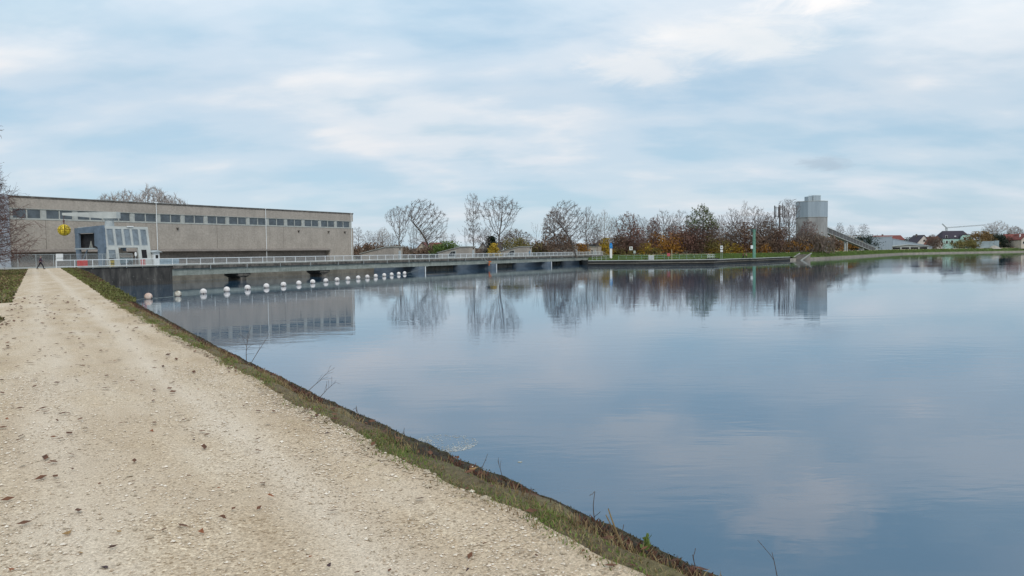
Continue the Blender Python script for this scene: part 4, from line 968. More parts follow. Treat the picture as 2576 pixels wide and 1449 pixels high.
def tree(key, name, label, u, Y, vt, w=1.0, base=2.6, rot=None, group=None, x=None):
    (tr, cr, lf), bm_, tm, lm, H = PROTO[key]
    Y = max(Y, crest(u)+4); loc = Vector((atY(u, 640, Y).x, Y, base)); h = (zt(u, vt, Y)-base)/H; kw = w*Y/FPX/5.0
    rot = R.uniform(0, 6.28) if rot is None else rot
    if key not in USED:
        o = thing(name, label, 'tree', loc, rot, group)
        tr.build('trunk', bm_, o); cr.build('crown', tm, o)
        if lf.v: lf.build('leaves', lm, o)
        USED[key] = o
    else:
        o = dup(USED[key], loc, rot, None, label); o.name = name
        for k_ in ('group',):
            if k_ in o: del o[k_]
        if group: o['group'] = group
    o.scale = (kw, kw, h); return o
GB = 'bare trees beyond the weir'
T = [
 ('round','bare tree behind the blue-headed column, left of the round red-leaved tree', 1545, 325, 546, 20, GB),
 ('poplar','tall faint bare tree just right of the round red-leaved tree', 1603, 328, 540, 16, GB),
 ('round','faint bare tree behind the gap left of the purple-red tree', 1630, 330, 552, 18, GB),
 ('round_pale','pale bare tree high above the large orange bush', 1692, 328, 536, 22, GB),
 ('poplar','faint bare tree directly left of the green-topped tree', 1733, 326, 540, 16, GB),
 ('round','bare tree behind and right of the green-topped tree', 1790, 328, 535, 22, GB),
 ('round','tall faint bare tree between arrow sign and the narrow pale tree', 1856, 330, 530, 22, GB),
 ('round','dense bare tree behind and right of the green post', 1912, 328, 524, 24, GB),
 ('poplar','bare tree between antenna mast and silo behind the big curved one', 1978, 330, 528, 18, GB),
 ('round','low bare tree behind the control room roof box', 1495, 320, 572, 22, GB),
 ('round','faint bare tree between the hall corner bush and the tall pair', 955, 318, 580, 20, GB),
 ('round','faint low bare tree between the leaning tree and the green bush', 1068, 318, 578, 22, GB),
 ('round','faint low bare tree behind the white half-timbered gable', 1228, 320, 572, 22, GB),
 ('dome','broad pale-twigged tree rising over the hall roof left of the highest crown',  318, 240, 481, 58, 'trees behind the power hall'),
 ('dome','tallest domed pale-twigged tree rising over the hall roof',                    388, 236, 470, 66, 'trees behind the power hall'),
 ('dome','small pale-twigged crown at the left end of the row over the hall roof',       276, 246, 489, 44, 'trees behind the power hall'),
 ('dome','lower pale-twigged crown at the right end of the row over the hall roof',      436, 240, 491, 52, 'trees behind the power hall'),
 ('poplar','thin bare tree directly right of the power hall corner',                     902, 275, 571, 14, GB),
 ('round','small bushy bare tree between the hall corner and the tall bare pair',        928, 300, 580, 16, GB),
 ('round_pale','low wide bare tree above the roof of the first weir hut',                966, 290, 571, 25, GB),
 ('brushy','faint thicket-like bare tree left of the tall bare pair',                    990, 310, 586, 20, GB),
 ('vase2','tall bare tree leaning left, left one of the pair behind the first hut',      1008, 268, 518, 34, GB),
 ('brushy','slim many-stemmed bare tree between the tall pair behind the first hut',     1040, 280, 560, 16, GB),
 ('leaning','tall leaning bare tree, right one of the pair behind the first hut', 1090, 264, 501, 46, GB),
 ('poplar_pale','thin pale bare tree above the green bush',                              1117, 290, 577, 14, GB),
 ('poplar','very slim bare tree just right of the green bush top',                       1140, 300, 588, 10, GB),
 ('sparse','medium bare tree with few curved limbs behind the second hut',               1174, 262, 568, 22, GB),
 ('poplar','tallest narrow bare tree with a straight dark trunk behind the second hut',  1192, 258, 487, 26, GB),
 ('brushy','low brushy bare tree between the two tallest bare trees',                    1216, 280, 572, 20, GB),
 ('vase','widest bare tree with fan-shaped limbs forking low, between second and third hut', 1260, 252, 494, 55, GB),
 ('brown','dense brown-twigged low tree right under the widest bare tree',               1300, 275, 577, 38, GB),
 ('round','low dark bare tree behind the roof of the third hut',                         1275, 285, 583, 22, GB),
 ('sparse','small bare tree with a few upright twigs right of the third hut',            1350, 262, 558, 14, GB),
 ('brown','tall brownish tree with leftover leaves left of the large leaning tree',      1395, 270, 526, 32, None),
 ('leaning','large bare tree leaning left behind the last sloping hut',                  1450, 258, 504, 42, GB),
 ('brown','bushy brown tree low behind the last sloping hut',                            1412, 285, 586, 34, None),
 ('round','bare tree with two dark trunks above the flat control room',                  1480, 275, 520, 22, GB),
 ('poplar','bare tree right above the dark box on the control room roof',                1502, 283, 538, 16, GB),
 ('round_pale','pale-barked bare tree between control room and blue-headed column',      1522, 290, 528, 19, GB),
 ('red','round tree with sparse dark red leaves behind the blue-headed column',          1580, 300, 533, 31, None),
 ('red','low dense reddish-brown tree in front of the sparse red-leaved round tree',     1600, 296, 584, 27, None),
 ('brown','low brown tree right behind the blue-headed column',                          1556, 300, 590, 22, None),
 ('poplar','slim pale bare tree right of the red-leaved round tree',                     1620, 310, 545, 10, GB),
 ('reddense','purple-red tree with many upright stems above the switch cabinet',         1646, 300, 549, 16, None),
 ('round','tall grey-brown bare tree behind the purple-red tree',                        1668, 312, 529, 29, GB),
 ('brown','brown tree behind the orange bush',                                           1690, 318, 566, 22, None),
 ('poplar','bare tree with fan of fine upright twigs left of the green-topped tree',     1712, 305, 528, 19, GB),
 ('greentop','tall tree that still has green leaves at its top',                         1766, 300, 516, 34, None),
 ('reddense','dense dark brown-red tree under the green-topped tree',                    1748, 296, 568, 28, None),
 ('brown','dark brown tree right of the green-topped tree',                              1792, 302, 556, 22, None),
 ('round','bare twiggy tree between the green-topped and the arrow sign',                1812, 315, 540, 18, GB),
 ('round','dense rounded bare tree right above the arrow sign',                          1840, 303, 524, 24, GB),
 ('brown','reddish-brown lower tree behind the arrow sign',                              1828, 296, 585, 22, None),
 ('poplar_pale','tall narrow pale bare tree left of the green post',                     1874, 318, 505, 14, GB),
 ('poplar','bare tree right of the tall narrow pale tree',                               1896, 312, 518, 21, GB),
 ('brushred','reddish many-stemmed tree behind the green post',                          1876, 300, 560, 24, None),
 ('brown','dark ivy-brown tree between green post and antenna mast',                     1931, 298, 538, 21, None),
 ('round','bare twiggy tree beside the antenna mast',                                    1948, 318, 532, 18, GB),
 ('reddense','short red-brown tree below the antenna mast',                              1958, 300, 578, 20, None),
 ('vase2','big bare tree with pale curved limbs reaching over the left side of the silo',1984, 306, 501, 36, GB),
 ('brushy','thin many-stemmed tree left of the silo base',                               2004, 315, 560, 16, GB),
 ('red','reddish tree standing in front of the silo',                                    2033, 312, 553, 22, None),
 ('brown','low brown tree at the right foot of the silo',                                2064, 325, 590, 20, None),
 ('round','small bare tree behind the upper conveyor support',                           2112, 445, 560, 16, GB),
 ('round','small bare round tree above the middle of the conveyor',                      2140, 455, 566, 12, GB),
 ('poplar','bare tree right above the lower end of the conveyor',                        2172, 460, 563, 16, GB),
 ('brown','brown tree between the white gable house and the mint house',                 2346, 500, 590, 16, None),
 ('round_pale','large pale bare tree right of the mint house roof',                      2512, 560, 555, 37, None),
 ('dome','rounded grey bare tree at the right, left of the edge houses',                 2552, 575, 569, 25, None),
 ('round','bare grey tree rising left of the large pale one beside the mint house',      2488, 575, 562, 22, None),
 ('round_pale','faint bare tree above the small red roofs left of the mint house',       2367, 600, 588, 12, None),
]
tree_rot_ = {}
tree_rot = {'leaning': 0.1}
for key, lab, u, Y, vt, w_, g in T:
    nm = {'dome': 'domed_tree', 'poplar': 'bare_tree', 'poplar_pale': 'bare_tree', 'vase': 'spreading_tree', 'vase2': 'spreading_tree', 'round': 'bare_tree', 'round_pale': 'bare_tree', 'leaning': 'leaning_tree', 'sparse': 'bare_tree',
          'brown': 'brown_tree', 'red': 'red_leaved_tree', 'reddense': 'red_leaved_tree', 'greentop': 'green_topped_tree', 'brushy': 'many_stemmed_tree', 'brushred': 'many_stemmed_tree'}[key]
    tree(key, nm, lab, u, Y, vt, w_, rot=tree_rot.get(key, None), group=g)

def shrub(name, label, u, Y, vt, halfw, lm, seed, n=2600, ls=.30, base=2.6, stems=True, cone=False, cat='bush', depth=1.0, group=None, clumps=34):
    Y = max(Y, crest(u)+3+depth*halfw*.6 if crest(u) else 0); r = random.Random(seed); loc = Vector((atY(u, 640, Y).x, Y, base)); h = zt(u, vt, Y)-base
    o = thing(name, label, cat, loc, 0, group)
    b = MB(); cl = []
    for _ in range(clumps):
        t = r.random(); a = r.uniform(0, 6.28)
        if cone: z = h*(.1+.9*t); rr = halfw*(1-t)**.8*r.uniform(.5, 1)
        else:
            q = r.random()**.5; z = h*(.5+.5*math.sin(r.uniform(-1.3, 1.4))*q)*.95; rr = halfw*math.sqrt(max(0.03, 1-((z/h-.42)/.6)**2))*r.uniform(.35, 1)
        cl.append((rr*math.cos(a), depth*rr*math.sin(a), z, r.uniform(.10, .22)*min(h, 2.2*halfw)*(.6 if cone else 1)))
    for _ in range(n):
        c = r.choice(cl); p = Vector((c[0]+r.gauss(0, c[3]), c[1]+r.gauss(0, c[3]), max(.05, min(h*1.02, c[2]+r.gauss(0, c[3]*.8)))))
        s = ls*r.uniform(.5, 1.2); a = rv(r).normalized()*s; d = a.cross(rv(r)).normalized()*s*.8
        b.face([p-a, p+d, p+a, p-d])
    b.build('crown', lm, o)
    b = MB()
    for _ in range(9):
        c = r.choice(cl); m_ = Vector((c[0]*.4, c[1]*.4, c[2]*.5)); b.tube((r.gauss(0, .2), r.gauss(0, .2), -.3), m_, .09, .06, 5, False); b.tube(m_, (c[0], c[1], c[2]), .06, .03, 4, False)
    b.build('trunk', bark, o); return o
S = [
 ('green_bush', 'fresh green rounded bush behind the left part of the second hut', 1121, 250, 608, 5.0, lf_fresh, 2600, .26, False),
 ('yellow_bush', 'bright golden-yellow bush at the low end of the third hut', 1242, 246, 613, 2.4, lf_yellow, 1700, .24, True),
 ('dark_conifer', 'dark spiky conifer left of the golden-yellow bush', 1236, 300, 596, 2.9, lf_dark, 2200, .3, True),
 ('rust_bush', 'rust-brown bushes behind the first hut below the bare trees', 925, 255, 612, 7, lf_brown, 1500, .3, False),
 ('rust_bush', 'rust-brown bush below the tall leaning bare tree left of the green bush', 1078, 252, 620, 4.5, lf_brown, 1700, .28, False),
 ('brown_bush', 'brown bush behind the third hut roof', 1305, 265, 600, 6, lf_olive, 1800, .28, False),
 ('brown_bush', 'dense brown bush behind the left half of the last hut', 1400, 262, 586, 7, lf_brown, 2400, .28, False),
 ('brown_bush', 'olive-brown bush right of the third hut', 1352, 262, 613, 3.6, lf_olive, 1400, .26, False),
 ('yellow_bush', 'yellow bush between the last hut and the control room', 1462, 285, 613, 3.0, lf_orange, 1300, .26, False),
 ('yellow_bush', 'tall narrow yellow bush right of the control room', 1524, 297, 600, 3.2, lf_yellow, 2200, .25, True),
 ('brown_bush', 'grey-brown low bush above the control room roof', 1500, 310, 604, 5, lf_brown, 1200, .3, False),
 ('red_bush', 'red-brown bush just right of the blue-headed column', 1558, 296, 592, 5.2, lf_brown, 2300, .26, False),
 ('red_bush', 'wide rust-red bush under the red-leaved round tree', 1594, 293, 576, 6.2, lf_red, 2600, .26, False),
 ('olive_bush', 'low olive bush behind the small white sign', 1568, 291, 622, 5, lf_olive, 1700, .22, False),
 ('yellow_bush', 'small yellow bush right of the pale square notice', 1618, 292, 612, 3.0, lf_yellow, 1300, .22, False),
 ('olive_bush', 'olive undergrowth left of the switch cabinet', 1636, 291, 623, 5, lf_olive, 1700, .22, False),
 ('orange_bush', 'large glowing orange bush behind the red life ring', 1676, 296, 584, 7.5, lf_orange, 4200, .26, False),
 ('rust_bush', 'rust-red bush right of the large orange bush', 1712, 300, 570, 6.5, lf_red, 2600, .28, False),
 ('brown_bush', 'dark brown thick bush under the green-topped tree', 1755, 298, 562, 8.5, lf_brown, 3600, .28, False),
 ('olive_bush', 'yellow-olive bush behind the boarding frame', 1795, 294, 590, 6.5, lf_olive, 2300, .25, False),
 ('yellow_bush', 'yellow-green bush left of the arrow sign', 1805, 300, 600, 4.5, lf_yellow, 1500, .24, False),
 ('yellow_bush', 'dull yellow bush right of the arrow sign', 1838, 296, 612, 5, lf_yellow, 1600, .24, False),
 ('rust_bush', 'rust-brown bush above the arrow sign', 1850, 301, 562, 6.5, lf_brown, 2600, .28, False),
 ('brown_bush', 'brown thicket behind the two standing people', 1880, 300, 572, 7, lf_brown, 2400, .28, False),
 ('olive_bush', 'olive low bush between the green post and the people', 1868, 296, 618, 6, lf_orange, 1400, .24, False),
 ('brown_bush', 'dark brown ivy bush right of the green post', 1928, 299, 560, 7, lf_brown, 3400, .28, False),
 ('yellow_bush', 'ochre bush at the foot of the ivy-brown tree', 1912, 297, 612, 5, lf_orange, 1500, .24, False),
 ('brown_bush', 'brown bush under the antenna mast', 1965, 302, 574, 7.5, lf_brown, 2400, .28, False),
 ('rust_bush', 'low orange-brown hedge left of the silo', 1985, 300, 606, 9, lf_orange, 1900, .25, False),
 ('brown_bush', 'brown bush in front of the left side of the silo', 2018, 312, 584, 6.5, lf_brown, 2100, .28, False),
 ('olive_bush', 'olive bush in front of the right side of the silo', 2058, 318, 596, 6, lf_olive, 2200, .28, False),
 ('brown_bush', 'brown bush directly right of the silo base', 2090, 400, 592, 6.5, lf_brown, 2200, .3, False),
 ('orange_bush', 'orange tree-like bush between the two conveyor supports', 2118, 440, 595, 9, lf_orange, 2800, .32, False),
 ('dark_bush', 'dark green bush behind the lower conveyor support', 2150, 450, 598, 7, lf_dark, 1900, .34, False),
 ('dark_bush', 'dark bush behind the lower end of the conveyor', 2172, 452, 592, 8, lf_dark, 2400, .34, False),
 ('brown_bush', 'brown round bush in front of the mint house', 2428, 524, 604, 10.5, lf_olive, 3300, .34, False),
 ('willow', 'ochre-brown rounded tree right of the mint house', 2464, 535, 583, 9.0, leafm('leaves_ochre', (.27, .17, .07), (.15, .10, .045)), 3000, .42, False),
 ('dark_bush', 'dark green dense trees right of the gravel heap', 2505, 545, 589, 9.5, lf_dark, 3200, .42, False),
 ('willow', 'olive-brown tree left of the dark red roof', 2534, 552, 592, 6.5, lf_olive, 2200, .42, False),
 ('brown_bush', 'brown bush between the white gables left of the mint house', 2350, 505, 598, 5.5, lf_brown, 1500, .36, False),
 ('dark_bush', 'distant dark trees between the red roof and the white gabled house', 2296, 600, 598, 14, lf_dark, 2500, .5, False),
]
for i, (nm, lab, u, Y, vt, hw, lm, n_, ls_, cone) in enumerate(S):
    shrub(nm, lab, u, Y, vt, hw, lm, 100+i, n_, ls_, cone=cone, cat='conifer' if 'conifer' in nm else ('tree' if nm == 'willow' else 'bush'))
# far-off wood closing the horizon
for nm, lm, Y0, h0, seed in (('distant_wood', lf_brown, 640, 8.5, 5), ('distant_wood', lf_dark, 720, 10, 6)):
    r = random.Random(seed); b = MB()
    for i in range(9000):
        x = r.uniform(-330, 640); y = Y0+r.uniform(-20, 20)+abs(x-100)*.05
        hh_ = h0*(.62+.25*math.sin(x*.021+seed)+.16*math.sin(x*.083+2*seed)+.1*math.sin(x*.31)); z = 2.4+max(.2, hh_*(r.random()**.7))
        s = r.uniform(.7, 1.5); a = rv(r).normalized()*s; d = a.cross(rv(r)).normalized()*s; p = Vector((x, y, z)); b.face([p-a, p+d, p+a, p-d])
    tag(b.build(nm, lm), kind='stuff')
r = random.Random(77); b = MB()
for i in range(16000):
    u = r.uniform(1490, 2100) if i % 2 else r.uniform(895, 1490); Y = r.uniform(318, 332) if u > 1490 else r.uniform(300, 325); x = atY(u, 640, Y).x
    z = 2.5+max(.1, (4.6+1.5*math.sin(x*.11)+1.2*math.sin(x*.37))*(r.random()**.8)*(1.25 if u > 1490 else .75))
    s = r.uniform(.25, .6); a = Vector((r.gauss(0, .3), r.gauss(0, .3), 1)).normalized()*s*1.6; d = a.cross(rv(r)).normalized()*s*.35; p = Vector((x, Y, z)); b.face([p-a, p+d, p+a, p-d])
tag(b.build('undergrowth', mat('undergrowth', (.20, .145, .105), .95, (.12, .095, .08), .4, 4)), kind='stuff')

# larch-like trees at the left edge
def larch(label, u, Y, ztop, seed, mm, width, skip=0.0):
    r = random.Random(seed); loc = atY(u, 640, Y); o = thing('larch', label, 'tree', (loc.x, Y, 3.05)); Ht = ztop-3.05
    tr, cr, lf = MB(), MB(), MB()
    tr.tube((0, 0, -.3), (0, 0, Ht*.5), .24, .14, 8, False).tube((0, 0, Ht*.5), (0, 0, Ht), .14, .02, 6, False)
    n = 110
    for i in range(n):
        t = (i+.5)/n; z = Ht*(.12+.86*t); a = i*2.4+r.uniform(-.4, .4); Ln = width*(1-t)**.75*r.uniform(.7, 1.1)+.4
        d = Vector((math.cos(a), math.sin(a), .12)); p = Vector((0, 0, z)); k = 7
        for j in range(k):
            d = (d+Vector((0, 0, -.05+.045*j))+rv(r)*.06).normalized(); p2 = p+d*Ln/k; cr.tube(p, p2, .035*(1-j/k*.7), .035*(1-(j+1)/k*.7), 4, False)
            for _ in range(3):
                s_ = (d*.5+rv(r)*.55+Vector((0, 0, -.25))).normalized(); q = p2+s_*r.uniform(.3, .8); cr.tube(p2, q, .012, .007, 3, False)
                for _ in range(2):
                    w_ = q+(s_+rv(r)*.6+Vector((0, 0, -.2))).normalized()*r.uniform(.15, .4); cr.tube(q.lerp(p2, r.random()*.6), w_, .008, .005, 3, False)
                    if r.random() < .35:
                        s2 = .035; a_ = rv(r).normalized()*s2; b_ = a_.cross(rv(r)).normalized()*s2; lf.face([w_-a_, w_+b_, w_+a_, w_-b_])
            p = p2
    tr.build('trunk', bark, o); cr.build('crown', mm, o); lf.build('leaves', lf_red, o); return o
larch('red-brown twiggy larch at the left picture edge in front of the hall corner', -36, 68, 13.0, 41, twig_red, 4.4)
larch('darker bare tree behind the red-brown larch at the left picture edge', -30, 88, 15.6, 43, twig_m, 4.2)
b_ = thing('overhanging_branch', 'thin twig tips reaching in at the left edge high above the path', 'branch', atY(-22, 318, 34))
m_ = MB(); r = random.Random(3)
for k in range(8):
    p = Vector((-.5, 0, -.1)); d = Vector((1, r.uniform(-.2, .2), r.uniform(-.5, .4)))
    for j in range(4): d = (d+rv(r)*.25).normalized(); p2 = p+d*.22; m_.tube(p, p2, .012, .008, 3, False); m_.tube(p2, p2+(d+rv(r)*.8).normalized()*.12, .007, .004, 3, False); p = p2
m_.build('twigs', twig_m, b_)

# ------------------------------------------------------------------ near vegetation on the verge, stones, leaves
def blades(name, mm, n, pr, qf, hr, wr, seed, pw=1.6, gate=None, z=3.07, dens=None):
    r = random.Random(seed); b = MB(); c = 0
    while c < n:
        p = pr[0]+(pr[1]-pr[0])*r.random()**pw; q0, q1 = qf(p); t = r.random(); q = q0+(q1-q0)*t
        if gate and gate(p, t, r): continue
        sc_ = 1+max(0, p-6)*.035
        h = r.uniform(*hr)*(.8+.2*sc_); w_ = r.uniform(*wr)*sc_; a = r.uniform(0, 6.28); ln = Vector((r.gauss(0, .45), r.gauss(0, .45), 1)).normalized()
        s_ = Vector((math.cos(a)*w_, math.sin(a)*w_, 0)); p0 = Vector((q, p, z)); p1 = p0+ln*h*.6; p2 = p1+(ln+Vector((r.gauss(0, .5), r.gauss(0, .5), -.3))).normalized()*h*.5
        i = len(b.v); b.v += [tuple(p0-s_), tuple(p0+s_), tuple(p1+s_*.6), tuple(p1-s_*.6), tuple(p2)]; b.f += [(i, i+1, i+2, i+3), (i+3, i+2, i+4)]; c += 1
    return tag(b.build(name, mm, rot=PYAW), kind='stuff')
vq = lambda p: (tab(p, 1)+wob(p)-.03, tab(p, 2)+.5*wob(p, 5)-.04)
def pn(p, k): return math.sin(p*1.3+k)+.8*math.sin(p*3.1+2*k)+.6*math.sin(p*.47+k)
blades('verge_grass', blade_g, 12000, (1.8, 34), vq, (.015, .075), (.002, .005), 1, 1.5, lambda p, t, r: (pn(p, 1) < -.2 and r.random() < .85) or t > .46 or r.random() < t*1.1)
blade_o = leafm('blade_olive', (.15, .165, .05), (.10, .085, .035), .8)
blades('verge_grass', blade_o, 8000, (30, 118), vq, (.05, .16), (.012, .03), 2, 1.2, lambda p, t, r: r.random() < t*.5)
blades('dry_grass', blade_d, 12000, (1.8, 60), vq, (.02, .09), (.002, .005), 3, 1.5, lambda p, t, r: (pn(p, 4) < -.9 and r.random() < .7) or t > .60)
blades('dead_plants', blade_r, 9000, (1.8, 50), vq, (.015, .05), (.004, .010), 4, 1.4, lambda p, t, r: (pn(p, 2.5) < -.2 and r.random() < .8) or r.random() > .25+t or t > .80, z=3.045)
blades('dead_plants', blade_r, 3000, (50, 118), vq, (.05, .15), (.012, .03), 14, 1.0, lambda p, t, r: t < .4)
lq = lambda p: (-13 if p > 34 else -9, left_q(p)+wob(p, 3)-.02)
lgate = lambda p, t, r: 24.2 < p < 31.2 or r.random() > .35+t
mq = lambda p: (tab(p, 1)+(tab(p, 2)-tab(p, 1))*.45, tab(p, 2)+.3*wob(p, 5)-.045)
blades('lip_moss', leafm('moss_tuft', (.075, .07, .025), (.04, .03, .018), 6), 15000, (1.8, 40), mq, (.004, .016), (.003, .008), 33, 1.5, None, z=3.022)
blades('lip_dead_plants', blade_r, 3500, (1.8, 40), mq, (.01, .035), (.002, .005), 34, 1.4, lambda p, t, r: pn(p, 3.3) < .3 or t > .85, z=3.02)
eq = lambda p: (tab(p, 1)+wob(p)-.10, tab(p, 1)+wob(p)+.14)
blades('edge_grass', blade_d, 3500, (1.8, 30), eq, (.008, .03), (.002, .006), 31, 1.4, None, z=3.1)
blades('edge_grass', blade_g, 2500, (1.8, 30), eq, (.008, .03), (.002, .006), 32, 1.4, lambda p, t, r: pn(p, 5) < 0, z=3.1)
blades('left_grass', blade_o, 13000, (22, 118), lq, (.04, .13), (.012, .03), 5, 1.3, lgate, z=3.06)
blades('left_grass_brown', blade_d, 9000, (22, 118), lq, (.03, .11), (.012, .03), 6, .9, lgate, z=3.06)
blades('left_leaf_litter', blade_r, 10000, (45, 120), lq, (.02, .08), (.02, .05), 7, .7, lgate, z=3.06)

def stones(name, mm, n, seed, pr, pw, sz, gate=None):
    r = random.Random(seed); b = MB(); c = 0
    while c < n:
        p = pr[0]+(pr[1]-pr[0])*r.random()**pw; q = r.uniform(-.8, tab(p, 1)+wob(p)+.0)
        if gate and gate(p, q, r): continue
        s = sz*r.lognormvariate(0, .38)*(1+p*.02); o = Vector((q, p, 3.104+hump(q, p)+s*.15)); i = len(b.v); a = r.uniform(0, 6.28)
        for k in range(5):
            t = a+k*1.2566+r.uniform(-.3, .3); rr = s*r.uniform(.7, 1.15); b.v.append((o.x+rr*math.cos(t), o.y+rr*math.sin(t), o.z+s*r.uniform(-.15, .1)))
        b.v.append((o.x+s*r.uniform(-.3, .3), o.y+s*r.uniform(-.3, .3), o.z+s*r.uniform(.35, .6)))
        b.f += [(i+k, i+(k+1) % 5, i+5) for k in range(5)]; c += 1
    return tag(b.build(name, mm, rot=PYAW), kind='stuff')
st_pale = mat('stone_pale', (.76, .67, .56), .9, (.48, .37, .26), 34, 2, spec=.2, lo=.4, hi=.6)
st_dark = mat('stone_warm', (.50, .41, .30), .9, (.30, .235, .165), 30, 2, spec=.2)
side = lambda p, q, r: r.random() > (.22+.5*min(1, abs(q-.75)/1.4)**1.5)*(.35+.65*(math.sin(p*1.7+q*3)*math.sin(q*4.1-p*.8) > -.1))
stones('loose_gravel', st_pale, 17000, 1, (1.9, 12), 1.2, .0056, side)
stones('loose_gravel', st_dark, 9000, 2, (1.9, 12), 1.25, .0055, side)
stones('edge_stones', st_dark, 1500, 3, (1.9, 22), 1.3, .011, lambda p, q, r: abs(q-tab(p, 1)-wob(p)+.07) > .07)

def leafmesh(r):
    b = MB(); n = 9; pts = []
    for k in range(n):
        t = 2*math.pi*k/n; rr = .5*(1+.35*math.cos(3*t))*r.uniform(.75, 1.1); pts.append(Vector((rr*math.cos(t)*1.25, rr*math.sin(t)*.8, .18*abs(math.sin(t))+r.uniform(0, .12))))
    i = len(b.v); b.v += [tuple(x) for x in pts]+[(0, 0, .03)]; b.f += [(i+k, i+(k+1) % n, i+n) for k in range(n)]
    b.tube((.55, 0, .08), (1.0, .1, .1), .02, n=3); return b
r = random.Random(21); protos = []
lmats = [leaf_litter, leafm('leaf_rust', (.30, .11, .05), (.16, .06, .03), 9), leafm('leaf_dark_purple', (.09, .055, .055), (.045, .03, .03), 9), leafm('leaf_tan', (.36, .22, .09), (.2, .12, .06), 9)]
fixed = [(507, 1336), (823, 1090), (900, 1133), (560, 1300), (680, 1246), (355, 968), (1190, 1180), (110, 1197), (28, 1432), (262, 1427), (170, 1341), (475, 1196), (382, 1083), (487, 1106), (95, 1230)]
for k in range(110):
    if k < len(fixed): w_ = atz(*fixed[k], 3.12)
    else: 
        p = 2.2+16*r.random()**1.5; q = -.7+3*r.random()**1.3; w_ = P(q, p, 3.12)
    if k < 4:
        o = leafmesh(r).build('fallen_leaf', lmats[(k+1) % 4]); protos.append(o)
    else: o = protos[k % 4].copy(); COL.objects.link(o)
    o.location = (w_.x, w_.y, 3.118); o.rotation_euler = (r.uniform(-.3, .3), r.uniform(-.3, .3), r.uniform(0, 6.28)); s = r.uniform(.018, .034)*(1.3 if k < 15 else 1); o.scale = (s*1.2, s, s*.7)
    kind_ = ['rust-orange', 'dark purple-brown', 'pale tan', 'dull brown'][k % 4] if k >= 4 else ['rust-orange', 'dark purple-brown', 'pale tan', 'dull brown'][k % 4]
    zone = 'near the camera' if (w_-EYE).length < 6.0 else ('some steps ahead' if (w_-EYE).length < 10 else 'far ahead')
    side_ = 'left' if (w_.x*PR.x+w_.y*PR.y) < .4 else ('middle' if (w_.x*PR.x+w_.y*PR.y) < 1.4 else 'water side')
    lab_ = 'curled %s leaf %s on the %s of the path' % (kind_, zone, side_)
    if k == 0: lab_ = 'largest rust-orange leaf alone near the bottom middle of the gravel path'
    tag(o, lab_, 'leaf', 'fallen leaves on the path')
b = MB(); r = random.Random(22)
for k in range(900):
    p = 2+34*r.random()**1.2; q = min(-.7+3*r.random()**1.5, tab(p, 1))
    if r.random() < .25: q = tab(p, 1)+r.uniform(-.15, .28)
    s = r.uniform(.008, .022)*(1+p*.03); a = r.uniform(0, 6.28); o_ = Vector((q, p, 3.125+hump(q, p)))
    u_ = Vector((math.cos(a), math.sin(a), r.uniform(-.1, .3)))*s*1.8; v_ = Vector((-math.sin(a), math.cos(a), r.uniform(-.1, .4)))*s; b.face([o_-u_, o_-v_*.8, o_+u_, o_+v_])
tag(b.build('leaf_litter', leaf_litter, rot=PYAW), kind='stuff')

# dry stems on the water side
def stem(name, label, u, v, h, lean, seed, mm=None, br=3, leafy=None, rr=.006):
    r = random.Random(seed); w_ = atz(u, v, 3.03); o = thing(name, label, 'plant', w_, PYAW); b = MB(); lb = MB(); p = Vector((0, 0, -.03)); d = Vector((lean[0], lean[1], 1)).normalized(); n = 8
    for i in range(n):
        d = (d+rv(r)*.07).normalized(); p2 = p+d*h/n; b.tube(p, p2, rr*(1-i/n*.6), rr*(1-(i+1)/n*.6), 5, False)
        if i > 1 and r.random() < br/6:
            q = p2; e = (d+rv(r)*.6).normalized()
            for _ in range(4): e = (e+rv(r)*.15).normalized(); q2 = q+e*h*.09; b.tube(q, q2, rr*.45, rr*.3, 4, False); q = q2
        if leafy and i > 1:
            for _ in range(5):
                a = (rv(r)+Vector((0, 0, .3))).normalized()*.035; c = a.cross(rv(r)).normalized()*.012; lb.face([p2, p2+a*.5+c, p2+a, p2+a*.5-c])
        p = p2
    b.build('stalk', mm or blade_d, o)
    if leafy: lb.build('leaves', leafy, o)
    return o
stemd = mat('stalk_dark', (.10, .065, .045), .9, (.06, .04, .03), 8)
stem('dry_stalk', 'thick pale dry stalk leaning left at the lower end of the verge', 1588, 1402, .36, (-.55, .1), 1, blade_d, 1, rr=.008)
stem('dry_stalk', 'thin dark stalk reaching highest over the water beside the pale leaning stalk', 1500, 1352, .30, (-.25, .0), 2, stemd, 3, rr=.004)
stem('green_weed', 'upright green-topped weed near the lower end of the verge', 1614, 1412, .15, (.02, 0), 3, blade_g, 2, blade_g, rr=.004)
stem('dry_stalk', 'short dark stalk just right of the pale leaning stalk', 1560, 1385, .17, (.05, 0), 4, stemd, 1, rr=.004)
stem('dry_stalk', 'short dark stalk at the bottom end of the verge', 1752, 1440, .12, (.0, 0), 5, stemd, 1, rr=.004)
stem('bare_twigs', 'small bare twiggy shoots against the reflected hall', 618, 915, .45, (.05, 0), 6, stemd, 6, rr=.006)
stem('bare_twigs', 'bare twig slanting right beside the small twiggy shoots', 626, 918, .55, (.7, .2), 7, stemd, 2, rr=.005)
stem('arching_twig', 'thin twig arching flat over the water in the middle of the verge', 775, 978, .38, (1.6, .3), 8, stemd, 5, rr=.004)
stem('arching_twig', 'low branching twig beside the flat arching twig', 800, 1000, .3, (1.1, .1), 9, stemd, 3, rr=.004)
stem('dry_stalk', 'pair of short broken stalks above the bright green tuft', 898, 1048, .14, (.1, 0), 10, stemd, 2, rr=.005)
stem('dry_stalk', 'tiny upright stalk near the foam patch', 1018, 1098, .11, (0, 0), 11, stemd, 1, rr=.004)
